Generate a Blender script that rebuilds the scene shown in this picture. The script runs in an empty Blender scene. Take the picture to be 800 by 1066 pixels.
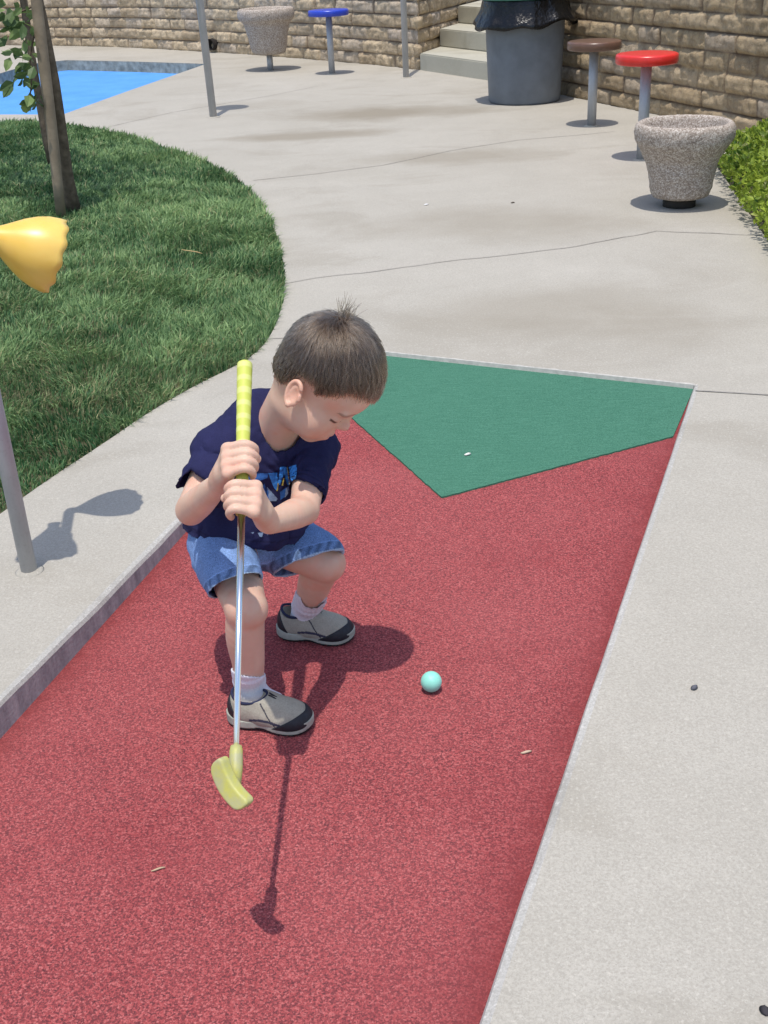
import bpy, bmesh, math, random
import numpy as np
from mathutils import Vector, Matrix, Quaternion
from mathutils.bvhtree import BVHTree

random.seed(4)
RNG = np.random.default_rng(11)
SC = bpy.context.scene
COL = SC.collection

# ------------------------------------------------------------------ camera model
FPX = 1200.0
CAM = np.array([0.0, 0.0, 1.4])
_dn = np.array([120.0, -2367.0, -FPX]); _dn /= np.linalg.norm(_dn)
_up = -_dn
_fw = np.array([0, 0, -1.0]); _fw = _fw - _up * (_fw @ _up); _fw /= np.linalg.norm(_fw)
_rt = np.cross(_fw, _up)
RW = np.array([_rt, _fw, _up])          # camera -> world

def ray(px, py):
    return RW @ np.array([px - 400.0, 533.0 - py, -FPX])

def g(px, py, z=0.0):                   # point of the level z seen at a pixel of the 800 x 1066 photo
    r = ray(px, py)
    return CAM + r * ((z - CAM[2]) / r[2])

def at(px, py, Y):                      # point at distance Y seen at a pixel
    r = ray(px, py)
    return CAM + r * (Y / r[1])

# ------------------------------------------------------------------ helpers
def mesh_obj(name, V, F, mat=None, parent=None, smooth=True, kind=None):
    me = bpy.data.meshes.new(name)
    V = np.asarray(V, dtype=np.float32)
    if isinstance(F, np.ndarray):
        n, k = F.shape
        me.vertices.add(len(V)); me.vertices.foreach_set('co', V.ravel())
        me.loops.add(n * k); me.loops.foreach_set('vertex_index', F.astype(np.int32).ravel())
        me.polygons.add(n); me.polygons.foreach_set('loop_start', np.arange(0, n * k, k, dtype=np.int32))
        me.update(calc_edges=True); me.validate()
    else:
        me.from_pydata([tuple(map(float, v)) for v in V], [], F); me.update()
    me.polygons.foreach_set('use_smooth', np.full(len(me.polygons), smooth))
    o = bpy.data.objects.new(name, me)
    COL.objects.link(o)
    if mat:
        me.materials.append(mat)
    if parent:
        o.parent = parent
    if kind:
        o['kind'] = kind
    return o

def tag(o, label, cat, group=None):
    o['label'] = label; o['category'] = cat
    if group:
        o['group'] = group
    return o

def empty(name, loc, label, cat, group=None, rot=(0, 0, 0)):
    o = bpy.data.objects.new(name, None); COL.objects.link(o)
    o.location = tuple(map(float, loc)); o.rotation_euler = rot
    o.empty_display_size = 0.1
    return tag(o, label, cat, group)

def vattr(o, name, vals):
    a = o.data.color_attributes.new(name, 'FLOAT_COLOR', 'POINT')
    vals = np.asarray(vals, dtype=np.float32)
    if vals.shape[1] == 3:
        vals = np.concatenate([vals, np.ones((len(vals), 1), np.float32)], 1)
    a.data.foreach_set('color', vals.ravel())

def lathe(profile, n=48, wob=None):
    """profile: list of (r, z). returns V, F (quads array)."""
    P = np.array(profile, float); m = len(P)
    th = np.linspace(0, 2 * np.pi, n, endpoint=False)
    r = np.repeat(P[:, 0][:, None], n, 1); z = np.repeat(P[:, 1][:, None], n, 1)
    if wob is not None:
        r, z = wob(r, z, th)
    V = np.stack([r * np.cos(th), r * np.sin(th), z], -1).reshape(-1, 3)
    i = np.arange(m - 1)[:, None] * n; j = np.arange(n)[None]; k = (j + 1) % n
    F = np.stack([i + j, i + k, i + n + k, i + n + j], -1).reshape(-1, 4)
    return V, F

def tube(pts, rad, n=12, cap=True):
    P = np.array(pts, float); m = len(P)
    rad = np.broadcast_to(np.array(rad, float), (m,))
    T = np.gradient(P, axis=0); T /= np.linalg.norm(T, axis=1)[:, None]
    a = np.array([1.0, 0, 0]) if abs(T[0][0]) < 0.8 else np.array([0, 1.0, 0])
    V = []
    for i in range(m):
        a = a - T[i] * (a @ T[i]); a /= np.linalg.norm(a)
        b = np.cross(T[i], a)
        th = np.linspace(0, 2 * np.pi, n, endpoint=False)
        V.append(P[i] + rad[i] * (np.cos(th)[:, None] * a + np.sin(th)[:, None] * b))
    V = np.concatenate(V)
    F = []
    for i in range(m - 1):
        for j in range(n):
            k = (j + 1) % n
            F.append((i * n + j, i * n + k, (i + 1) * n + k, (i + 1) * n + j))
    if cap:
        F.append(tuple(range(n))[::-1]); F.append(tuple((m - 1) * n + j for j in range(n)))
    return V, F

def join(parts):
    V = []; F = []; o = 0
    for v, f in parts:
        V.append(np.asarray(v, float))
        F += [tuple(int(i) + o for i in q) for q in f]
        o += len(v)
    return np.concatenate(V), F

def vnoise(P, scale, seed=0):
    """smooth value noise in -1..1 at points P (n,3)."""
    p = np.asarray(P, float) * scale + seed * 17.31
    i = np.floor(p).astype(np.int64); f = p - i
    f = f * f * (3 - 2 * f)
    def h(ix, iy, iz):
        n = (ix * 374761393 + iy * 668265263 + iz * 2147483647 + seed * 1274126177) & 0x7fffffff
        n = ((n ^ (n >> 13)) * 1274126177) & 0x7fffffff
        n = n ^ (n >> 16)
        return (n & 0xffff) / 32767.5 - 1.0
    r = 0
    for dx in (0, 1):
        for dy in (0, 1):
            for dz in (0, 1):
                w = (f[:, 0] if dx else 1 - f[:, 0]) * (f[:, 1] if dy else 1 - f[:, 1]) * (f[:, 2] if dz else 1 - f[:, 2])
                r = r + w * h(i[:, 0] + dx, i[:, 1] + dy, i[:, 2] + dz)
    return r

def fnoise(P, scale, seed=0, oct=3):
    a = 1.0; r = 0
    for k in range(oct):
        r = r + a * vnoise(P, scale * 2 ** k, seed + k); a *= 0.5
    return r

def sst(x, a, b):
    t = np.clip((x - a) / (b - a), 0, 1)
    return t * t * (3 - 2 * t)

# ------------------------------------------------------------------ materials
class Mat:
    def __init__(s, name):
        s.m = bpy.data.materials.new(name); s.m.use_nodes = True
        s.t = s.m.node_tree; s.n = s.t.nodes
        s.b = s.n['Principled BSDF']
        s.out = s.n['Material Output']
        s._obj = None
    def co(s):
        if s._obj is None:
            s._obj = s.n.new('ShaderNodeTexCoord')
        return s._obj.outputs['Object']
    def link(s, a, b):
        s.t.links.new(a, b)
    def noise(s, scale, detail=4, rough=0.55, co=None, dist=0.0):
        n = s.n.new('ShaderNodeTexNoise')
        n.inputs['Scale'].default_value = scale; n.inputs['Detail'].default_value = detail
        n.inputs['Roughness'].default_value = rough; n.inputs['Distortion'].default_value = dist
        s.link(co or s.co(), n.inputs['Vector']); return n.outputs['Fac']
    def voro(s, scale, feature='F1', out='Distance', co=None, rnd=1.0):
        n = s.n.new('ShaderNodeTexVoronoi'); n.feature = feature
        n.inputs['Scale'].default_value = scale; n.inputs['Randomness'].default_value = rnd
        s.link(co or s.co(), n.inputs['Vector']); return n.outputs[out]
    def ramp(s, fac, stops, interp='LINEAR'):
        n = s.n.new('ShaderNodeValToRGB'); e = n.color_ramp.elements
        n.color_ramp.interpolation = interp
        while len(e) < len(stops):
            e.new(0.5)
        for k, (p, c) in enumerate(stops):
            e[k].position = p
            e[k].color = (c, c, c, 1) if isinstance(c, (int, float)) else (*c, 1)
        s.link(fac, n.inputs['Fac']); return n.outputs['Color']
    def mix(s, fac, a, b, mode='MIX'):
        n = s.n.new('ShaderNodeMix'); n.data_type = 'RGBA'; n.blend_type = mode
        for v, i in ((fac, 0), (a, 6), (b, 7)):
            if isinstance(v, (int, float)):
                n.inputs[i].default_value = v if i == 0 else (v, v, v, 1)
            elif isinstance(v, tuple):
                n.inputs[i].default_value = (*v, 1)
            else:
                s.link(v, n.inputs[i])
        return n.outputs[2]
    def math(s, op, a, b=0.0, c=0.0):
        n = s.n.new('ShaderNodeMath'); n.operation = op
        for k, v in enumerate((a, b, c)):
            if isinstance(v, (int, float)):
                n.inputs[k].default_value = v
            else:
                s.link(v, n.inputs[k])
        return n.outputs[0]
    def attr(s, name):
        n = s.n.new('ShaderNodeAttribute'); n.attribute_name = name
        return n.outputs['Color']
    def mapping(s, scale=(1, 1, 1), rot=(0, 0, 0), loc=(0, 0, 0)):
        n = s.n.new('ShaderNodeMapping')
        n.inputs['Scale'].default_value = scale; n.inputs['Rotation'].default_value = rot; n.inputs['Location'].default_value = loc
        s.link(s.co(), n.inputs['Vector']); return n.outputs['Vector']
    def sep(s, v):
        n = s.n.new('ShaderNodeSeparateXYZ'); s.link(v, n.inputs[0]); return n.outputs
    def color(s, c):
        if isinstance(c, tuple):
            s.b.inputs['Base Color'].default_value = (*c, 1)
        else:
            s.link(c, s.b.inputs['Base Color'])
        return s
    def rough(s, r, spec=None, metal=None):
        if isinstance(r, (int, float)):
            s.b.inputs['Roughness'].default_value = r
        else:
            s.link(r, s.b.inputs['Roughness'])
        if spec is not None:
            s.b.inputs['Specular IOR Level'].default_value = spec
        if metal is not None:
            s.b.inputs['Metallic'].default_value = metal
        return s
    def bump(s, h, strength=0.3, dist=0.01):
        n = s.n.new('ShaderNodeBump')
        n.inputs['Strength'].default_value = strength; n.inputs['Distance'].default_value = dist
        s.link(h, n.inputs['Height']); s.link(n.outputs[0], s.b.inputs['Normal']); return s

def simple(name, c, r=0.5, spec=0.5, metal=0.0, var=0.12, vs=30.0, bump=0.0, bs=200.0, bd=0.002):
    m = Mat(name)
    lo = tuple(x * (1 - var) for x in c); hi = tuple(min(1, x * (1 + var)) for x in c)
    m.color(m.ramp(m.noise(vs), [(0.3, lo), (0.7, hi)])).rough(r, spec, metal)
    if bump:
        m.bump(m.noise(bs, 3), bump, bd)
    return m.m

# concrete
def concrete(name, a, b, stain=0.35, patches=()):
    m = Mat(name)
    big = m.noise(0.55, 5, 0.62, dist=0.4)
    mid = m.noise(3.5, 6, 0.65)
    fine = m.noise(210, 4, 0.8)
    c = m.ramp(big, [(0.32, a), (0.66, b)])
    c = m.mix(m.ramp(mid, [(0.35, 0.0), (0.75, 0.45)]), c, tuple(x * 0.86 for x in a))
    st = m.ramp(m.noise(0.9, 7, 0.6, co=m.mapping((1, 1.5, 1), loc=(3.1, 7.7, 0)), dist=0.9), [(0.52, 0.0), (0.64, stain)])
    c = m.mix(st, c, (a[0] * 0.66, a[1] * 0.63, a[2] * 0.58))
    pale = m.ramp(m.noise(2.1, 5, 0.7, co=m.mapping(loc=(9, 1, 0))), [(0.56, 0.0), (0.78, 0.5)])
    c = m.mix(pale, c, tuple(min(1, x * 1.12) for x in b))
    c = m.mix(m.ramp(fine, [(0.42, 0.0), (0.62, 0.62)]), c, tuple(x * 0.72 for x in a))
    lite = m.ramp(m.noise(120, 4, 0.85, co=m.mapping(loc=(4, 9, 2))), [(0.54, 0.0), (0.66, 0.55)])
    c = m.mix(lite, c, tuple(min(1, x * 1.22) for x in b))
    pit = m.ramp(m.voro(70), [(0.03, 1.0), (0.10, 0.0)])
    pm = m.math('MULTIPLY', pit, m.ramp(m.noise(9, 2), [(0.46, 0.0), (0.60, 0.75)]))
    c = m.mix(pm, c, tuple(x * 0.5 for x in a))
    for (x, y, rx, ry, k) in patches:  # stains and soft tree shade, both painted into the concrete colour
        dv = m.n.new('ShaderNodeVectorMath'); dv.operation = 'DISTANCE'
        w = m.n.new('ShaderNodeMapping'); w.inputs['Location'].default_value = (-x / rx, -y / ry, 0); w.inputs['Scale'].default_value = (1 / rx, 1 / ry, 0)
        m.link(m.co(), w.inputs['Vector']); m.link(w.outputs[0], dv.inputs[0]); dv.inputs[1].default_value = (0, 0, 0)
        q = m.math('ADD', dv.outputs['Value'], m.math('MULTIPLY_ADD', m.noise(1.4, 5, 0.6), 1.5, -0.75))
        c = m.mix(m.ramp(q, [(0.35, k), (1.0, 0.0)]), c, (a[0] * 0.66, a[1] * 0.625, a[2] * 0.57))
    m.color(c).rough(0.88, 0.25)
    m.bump(m.math('ADD', m.math('MULTIPLY', fine, 0.7), m.noise(40, 4)), 0.35, 0.003)
    return m.m

M = {}
M['concrete'] = concrete('mottled_concrete', (0.395, 0.365, 0.31), (0.455, 0.425, 0.37), patches=[(*g(410, 120)[:2], 0.9, 0.5, 0.95), (*g(330, 143)[:2], 0.9, 0.28, 0.8), (*g(480, 165)[:2], 0.8, 0.35, 0.6), (*g(520, 235)[:2], 0.8, 0.5, 0.5), (*g(560, 330)[:2], 0.7, 0.45, 0.45), (*g(250, 112)[:2], 0.7, 0.4, 0.3), (*g(690, 350)[:2], 0.4, 0.3, 0.2)])
M['lip'] = concrete('worn_concrete_lip', (0.36, 0.345, 0.31), (0.56, 0.54, 0.51), 0.5)
M['step'] = concrete('step_concrete', (0.44, 0.42, 0.34), (0.50, 0.48, 0.41), 0.6)

# weathered face of the kerb
m = Mat('kerb_face')
st = m.noise(1, 5, 0.7, co=m.mapping((24, 24, 7)))
c = m.ramp(st, [(0.3, (0.24, 0.23, 0.235)), (0.52, (0.40, 0.385, 0.38)), (0.75, (0.56, 0.54, 0.52))])
c = m.mix(m.ramp(m.noise(120, 3), [(0.4, 0.0), (0.7, 0.4)]), c, (0.22, 0.21, 0.21))
m.color(c).rough(0.92, 0.2).bump(m.noise(130, 4), 0.5, 0.004); M['kerb_face'] = m.m

# red rubber-aggregate carpet
m = Mat('red_turf')
grain = m.math('ADD', m.math('MULTIPLY', m.noise(330, 5, 0.85), 0.75), m.math('MULTIPLY', m.sep(m.voro(330, out='Color'))[0], 0.25))
c = m.ramp(grain, [(0.35, (0.10, 0.034, 0.038)), (0.43, (0.24, 0.052, 0.056)), (0.50, (0.355, 0.066, 0.067)), (0.57, (0.44, 0.098, 0.096)), (0.66, (0.53, 0.175, 0.165))])
c = m.mix(m.ramp(m.noise(190, 4, 0.8), [(0.39, 0.85), (0.50, 0.0)]), c, (0.09, 0.028, 0.034))
wear = m.noise(1.3, 5, 0.6)
c = m.mix(m.ramp(wear, [(0.38, 0.0), (0.72, 0.22)]), c, (0.50, 0.16, 0.16))
c = m.mix(m.ramp(m.noise(3.0, 4, 0.6, co=m.mapping(loc=(5, 2, 0))), [(0.5, 0.0), (0.8, 0.35)]), c, (0.24, 0.04, 0.045))
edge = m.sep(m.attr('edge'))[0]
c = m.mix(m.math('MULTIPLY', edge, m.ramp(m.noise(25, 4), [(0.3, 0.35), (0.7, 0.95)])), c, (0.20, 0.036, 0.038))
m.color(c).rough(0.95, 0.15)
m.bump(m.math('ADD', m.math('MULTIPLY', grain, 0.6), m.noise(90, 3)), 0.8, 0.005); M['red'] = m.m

# green putting turf
m = Mat('green_turf')
stripe = m.noise(1, 3, 0.6, co=m.mapping((14, 260, 1), rot=(0, 0, math.radians(-22))))
c = m.ramp(stripe, [(0.3, (0.052, 0.165, 0.108)), (0.7, (0.090, 0.235, 0.160))])
c = m.mix(m.ramp(m.noise(320, 2), [(0.35, 0.55), (0.6, 0.0)]), c, (0.016, 0.075, 0.045))
c = m.mix(m.ramp(m.noise(2.2, 4), [(0.4, 0.0), (0.75, 0.25)]), c, (0.075, 0.21, 0.14))
m.color(c).rough(0.95, 0.15).bump(m.math('ADD', stripe, m.noise(320, 2)), 0.6, 0.003); M['green'] = m.m

# painted pool floor
m = Mat('blue_pool_paint')
c = m.ramp(m.noise(3, 6, 0.65), [(0.3, (0.075, 0.27, 0.66)), (0.7, (0.11, 0.34, 0.75))])
c = m.mix(m.ramp(m.noise(45, 4, 0.7), [(0.35, 0.28), (0.6, 0.0)]), c, (0.06, 0.22, 0.56))
m.color(c).rough(0.75, 0.3).bump(m.noise(60, 3), 0.2, 0.004); M['blue'] = m.m
M['pool_rim'] = simple('pool_rim', (0.34, 0.32, 0.26), 0.9, 0.2, var=0.35, vs=14, bump=0.4, bs=60, bd=0.01)
M['soil'] = simple('soil', (0.09, 0.085, 0.05), 1.0, 0.1, var=0.5, vs=20, bump=0.6, bs=60, bd=0.02)
M['dirt'] = simple('dry_ground', (0.25, 0.21, 0.16), 1.0, 0.1, var=0.3, vs=2)

# split-face block
for key_, nm_, tint_ in (('block', 'split_face_block', (1.0, 1.0, 1.0)), ('block_shaded', 'shaded_split_face_block', (0.80, 0.77, 0.72))):  # second copy is tinted darker: the right wall's shade put into its colour
    m = Mat(nm_)
    a = m.attr('tone')
    t = m.sep(a)
    c = m.ramp(t[0], [(0.0, (0.43, 0.33, 0.215)), (0.35, (0.55, 0.43, 0.28)), (0.7, (0.63, 0.50, 0.335)), (1.0, (0.48, 0.405, 0.33))])
    n1 = m.noise(16, 6, 0.72)
    c = m.mix(m.ramp(n1, [(0.36, 0.75), (0.56, 0.0)]), c, (0.27, 0.21, 0.145))
    c = m.mix(m.ramp(m.noise(90, 4, 0.7), [(0.5, 0.0), (0.68, 0.55)]), c, (0.58, 0.51, 0.40))
    c = m.mix(m.ramp(m.noise(2.2, 4), [(0.48, 0.0), (0.75, 0.35)]), c, (0.37, 0.33, 0.275))
    c = m.mix(t[1], c, (0.13, 0.085, 0.07))
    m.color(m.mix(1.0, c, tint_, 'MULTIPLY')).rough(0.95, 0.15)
    m.bump(m.math('ADD', n1, m.math('MULTIPLY', m.noise(80, 5, 0.7), 0.5)), 0.9, 0.02); M[key_] = m.m

# galvanised steel
m = Mat('galvanised_steel')
c = m.ramp(m.noise(24, 4, co=m.mapping((1, 1, 0.25))), [(0.3, (0.36, 0.38, 0.40)), (0.7, (0.48, 0.49, 0.51))])
c = m.mix(m.ramp(m.noise(140, 3), [(0.55, 0.0), (0.7, 0.3)]), c, (0.30, 0.30, 0.30))
m.color(c).rough(0.55, 0.5, 0.35); M['steel'] = m.m
m = Mat('chromed_steel'); m.color((0.86, 0.87, 0.88)).rough(0.2, 0.5, 1.0); M['chrome'] = m.m

# exposed aggregate
m = Mat('exposed_aggregate')
v = m.sep(m.voro(175, out='Color'))
c = m.ramp(v[0], [(0.0, (0.20, 0.155, 0.125)), (0.3, (0.34, 0.28, 0.23)), (0.6, (0.46, 0.395, 0.335)), (1.0, (0.66, 0.60, 0.53))])
c = m.mix(m.ramp(m.voro(175), [(0.35, 0.0), (0.75, 0.6)]), c, (0.27, 0.225, 0.19))
m.color(c).rough(0.9, 0.2).bump(m.voro(175), -0.9, 0.006); M['aggregate'] = m.m

M['can'] = simple('grey_can_plastic', (0.15, 0.17, 0.195), 0.5, 0.35, var=0.14, vs=7, bump=0.15, bs=90)
M['bag'] = simple('black_bag', (0.005, 0.005, 0.006), 0.25, 0.4, var=0.2, bump=0.5, bs=24, bd=0.02)
M['lid'] = simple('green_lid', (0.06, 0.24, 0.16), 0.45, 0.4)
M['red_seat'] = simple('red_seat_paint', (0.66, 0.028, 0.022), 0.30, 0.5, var=0.08)
M['brown_seat'] = simple('brown_seat_paint', (0.14, 0.075, 0.05), 0.30, 0.5, var=0.1)
M['blue_seat'] = simple('blue_seat_paint', (0.025, 0.06, 0.50), 0.28, 0.5, var=0.08)
m = Mat('yellow_horn'); m.color(m.ramp(m.noise(9, 3), [(0.3, (0.76, 0.49, 0.085)), (0.7, (0.83, 0.57, 0.14))])).rough(0.35, 0.45)
m.b.inputs['Subsurface Weight'].default_value = 0.25; m.b.inputs['Subsurface Radius'].default_value = (0.02, 0.012, 0.004)
M['horn'] = m.m
M['bark'] = simple('smooth_bark', (0.15, 0.115, 0.08), 0.9, 0.2, var=0.4, vs=26, bump=0.7, bs=70, bd=0.006)
M['stake'] = simple('weathered_stake', (0.30, 0.235, 0.165), 0.9, 0.2, var=0.22, vs=12, bump=0.4, bs=90, bd=0.003)
m = Mat('dark_stain'); m.color(m.ramp(m.noise(60, 4), [(0.3, (0.22, 0.20, 0.175)), (0.7, (0.36, 0.335, 0.30))])).rough(1, 0.1); M['crack'] = m.m

def leafmat(name, lo, hi, trans=0.35):
    m = Mat(name)
    t = m.sep(m.attr('tone'))
    c = m.ramp(t[0], [(0.0, lo), (1.0, hi)])
    c = m.mix(t[1], c, (0.46, 0.42, 0.22))
    m.color(c).rough(0.5, 0.3)
    tr = m.n.new('ShaderNodeBsdfTranslucent'); m.link(c, tr.inputs['Color'])
    mx = m.n.new('ShaderNodeMixShader'); mx.inputs[0].default_value = trans
    m.link(m.b.outputs[0], mx.inputs[1]); m.link(tr.outputs[0], mx.inputs[2]); m.link(mx.outputs[0], m.out.inputs['Surface'])
    return m.m
M['grass'] = leafmat('grass_blades', (0.036, 0.118, 0.042), (0.39, 0.54, 0.22))
M['hedge'] = leafmat('hedge_leaves', (0.06, 0.13, 0.015), (0.42, 0.52, 0.07), 0.4)
M['leaf'] = leafmat('tree_leaves', (0.025, 0.085, 0.022), (0.22, 0.32, 0.10), 0.3)

# ------------------------------------------------------------------ ground plan
LX = lambda y: -0.784 + 0.3029 * (y - 1.853)       # far side of the lane
RX = lambda y: 0.10 + 0.3895 * (y - 1.135)         # near side of the lane
Y0 = -2.2
C_TL = np.array([-0.106, 4.09]); C_TR = np.array([1.036, 3.538])

def deck_z(x, y):
    mid = 0.5 * (LX(min(y, 4.0)) + RX(min(y, 4.0)))
    if x < mid and y < 4.3:
        return min(0.115, max(0.014, 0.07 - 0.03 * (y - 1.853)))
    return 0.016

def seg(a, b, n):
    return [np.array(a) + (np.array(b) - np.array(a)) * i / n for i in range(n)]

lane_edge = [np.array([LX(y), y]) for y in np.arange(Y0, 4.05, 0.07)] + seg(C_TL, C_TR, 20) \
    + [np.array([RX(y), y]) for y in np.arange(3.538, Y0, -0.07)] + [np.array([RX(Y0), Y0])]
outer = [np.array(p, float) for p in ((9, Y0), (9, 27), (-13, 27), (-13, Y0))]

lawn_px = [(0, 540), (52, 500), (109, 460), (153, 427), (198, 399), (240, 379), (262, 367), (280, 349), (291, 325), (296, 300), (296, 275), (291, 252), (285, 234), (276, 215), (264, 199), (243, 180), (210, 165), (180, 154), (150, 144.5), (112, 134), (75, 128), (30, 124)]
lawn = [g(x, y, 0.03)[:2] for x, y in lawn_px]
def smooth_loop(P, it=1):
    for _ in range(it):
        Q = [P[0]]
        for a, b in zip(P[:-1], P[1:]):
            Q += [a * 0.75 + b * 0.25, a * 0.25 + b * 0.75]
        Q.append(P[-1]); P = Q
    return P
lawn = smooth_loop(lawn)
lawn = lawn + [np.array(p, float) for p in ((-6.5, 10.9), (-6.5, 2.0), (-1.95, 1.35), (-1.45, 2.2))]
def inpoly(P, poly):
    x, y = P[:, 0], P[:, 1]; r = np.zeros(len(P), bool); q = poly[-1]
    for p in poly:
        c = ((p[1] > y) != (q[1] > y)) & (x < (q[0] - p[0]) * (y - p[1]) / (q[1] - p[1] + 1e-12) + p[0])
        r ^= c; q = p
    return r

pool = [g(*p)[:2] for p in ((215, 68), (140, 65.5), (70, 64), (40, 67), (20, 72), (0, 78))] \
    + [np.array((-5.6, 14.0)), np.array((-6.2, 12.4)), np.array((-6.0, 11.55)), g(0, 121)[:2], g(66, 121)[:2], g(132, 97)[:2]]

bm = bmesh.new()
def loop(pts, zoff=0.0, inset=None):
    vs = [bm.verts.new((p[0], p[1], deck_z(*p) + zoff)) for p in pts]
    return vs, [bm.edges.new((vs[i], vs[(i + 1) % len(vs)])) for i in range(len(vs))]
def offset_out(pts, d):                  # move each point d to the outside (concrete side) of a lane edge running clockwise
    P = np.array(pts); T = np.zeros_like(P)
    T[1:-1] = P[2:] - P[:-2]; T[0] = P[1] - P[0]; T[-1] = P[-1] - P[-2]
    T /= np.linalg.norm(T, axis=1)[:, None]
    return P + np.stack([-T[:, 1], T[:, 0]], 1) * d
le = np.array(lane_edge)
chip = 0.0034 * vnoise(np.c_[le, np.zeros(len(le))], 9, 3) + 0.0022 * vnoise(np.c_[le, np.zeros(len(le))], 41, 5)
rims = [offset_out(lane_edge, 0.017), offset_out(lane_edge, 0.0045), offset_out(lane_edge, 0.0)]
es = []
v0, e0 = loop(list(rims[0]) + outer); es += e0
for pl in (lawn, pool):
    es += loop(pl)[1]
bmesh.ops.triangle_fill(bm, edges=es, use_beauty=True)
for f in bm.faces:
    f.material_index = 0
# rounded lip and the kerb face below it
n = len(lane_edge)
r1 = [bm.verts.new((p[0] , p[1], deck_z(*p) - 0.003 + c)) for p, c in zip(rims[1], chip)]
r2 = [bm.verts.new((p[0], p[1], deck_z(*p) - 0.011 + 1.3 * c)) for p, c in zip(rims[2], chip)]
r3 = [bm.verts.new((p[0], p[1], -0.05)) for p in rims[2]]
for i in range(n - 1):
    for a, b, k in ((v0, r1, 2), (r1, r2, 2), (r2, r3, 1)):
        f = bm.faces.new((a[i], a[i + 1], b[i + 1], b[i])); f.material_index = k
bmesh.ops.recalc_face_normals(bm, faces=bm.faces)
me = bpy.data.meshes.new('pavement'); bm.to_mesh(me); bm.free()
me.materials.append(M['concrete']); me.materials.append(M['kerb_face']); me.materials.append(M['lip'])
deck = bpy.data.objects.new('pavement', me); COL.objects.link(deck); deck['kind'] = 'structure'
for p in me.polygons:
    if p.normal.z < -0.3:
        p.flip()

# wide dry ground below and beyond
V = [(-160, -160, -0.3), (160, -160, -0.3), (160, 160, -0.3), (-160, 160, -0.3)]
mesh_obj('ground', V, [(0, 1, 2, 3)], M['dirt'], kind='structure')

# red lane
ys = np.linspace(Y0, 4.2, 170); ss = np.linspace(-0.04, 1.04, 70)
V = []; E = []
for y in ys:
    for s in ss:
        x = LX(y) + (RX(y) - LX(y)) * s
        w = RX(y) - LX(y)
        V.append((x, y, 0.0))
        top = C_TL[1] + (x - C_TL[0]) / (C_TR[0] - C_TL[0]) * (C_TR[1] - C_TL[1])
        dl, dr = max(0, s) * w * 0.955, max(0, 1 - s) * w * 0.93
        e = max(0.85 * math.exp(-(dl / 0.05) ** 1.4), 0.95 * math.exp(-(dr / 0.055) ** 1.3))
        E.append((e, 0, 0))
V = np.array(V); nn = len(ss)
i = np.arange(len(ys) - 1)[:, None] * nn; j = np.arange(nn - 1)[None]
F = np.stack([i + j, i + j + 1, i + nn + j + 1, i + nn + j], -1).reshape(-1, 4)
cy = V[F].mean(1)
topl = C_TL[1] + (cy[:, 0] - C_TL[0]) / (C_TR[0] - C_TL[0]) * (C_TR[1] - C_TL[1])
F = F[cy[:, 1] < topl + 0.06]
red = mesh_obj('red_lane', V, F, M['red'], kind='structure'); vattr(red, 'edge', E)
# green at the head of the lane
vA = g(460, 519)[:2]; vB = g(701, 455.5)[:2]; vL = g(372, 441)[:2]
dv = (vL - vA) / np.linalg.norm(vL - vA)
t_ = (LX(vA[1]) - vA[0]); 
k = 0
while (vA + dv * k)[0] > LX((vA + dv * k)[1]) + 0.003 and k < 3:
    k += 0.01
vLL = vA + dv * k
gp = []
for a, b, nseg in ((vA, vB, 60), (vB, C_TR, 6), (C_TR, C_TL, 10), (C_TL, vLL, 6), (vLL, vA, 60)):
    for p in seg(a, b, nseg):
        gp.append(p + (RNG.normal(0, 0.0009, 2) if nseg == 60 else 0))
V = [(p[0], p[1], 0.005) for p in gp] + [(p[0], p[1], -0.004) for p in gp]; n = len(gp)
mesh_obj('green_turf_end', V, [tuple(range(n))] + [(i, n + i, n + (i + 1) % n, (i + 1) % n) for i in range(n)], M['green'], smooth=False, kind='structure')
# pale scuffed border where green meets the slab
bw = []
for a, b in ((C_TL, C_TR),):
    for s in np.linspace(0, 1, 60):
        bw.append(np.array(a) + (np.array(b) - np.array(a)) * s)
Pb = np.array(bw); o1 = offset_out(bw, -0.001); o2 = offset_out(bw, 0.005) + RNG.normal(0, 0.0022, Pb.shape)
o3 = offset_out(bw, -0.004)
V = [(p[0], p[1], 0.0185) for p in o1] + [(p[0], p[1], 0.0195) for p in o2] + [(p[0], p[1], 0.0045) for p in o3]
F = [(i, i + 1, 61 + i, 60 + i) for i in range(59)] + [(120 + i, 121 + i, i + 1, i) for i in range(59)]
M['pale'] = simple('pale_mortar', (0.46, 0.44, 0.40), 0.95, 0.2, var=0.15, vs=60)
mesh_obj('mortar_edging', V, F, M['pale'], smooth=False, kind='structure')

# pool
def ring_wall(pl, z0, z1):
    P = np.array(pl); n = len(P)
    V = [(p[0], p[1], z0) for p in P] + [(p[0], p[1], z1) for p in P]
    return V, [(i, (i + 1) % n, n + (i + 1) % n, n + i) for i in range(n)]
V, F = ring_wall(pool, 0.0145, -0.14)
mesh_obj('pool_rim', V, F, M['pool_rim'], smooth=False, kind='structure')
c0 = np.mean(pool, 0)
V = [(*(c0 + (p - c0) * 1.05), -0.11) for p in pool]
mesh_obj('pool', V, [tuple(range(len(V)))], M['blue'], smooth=False, kind='structure')

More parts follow.
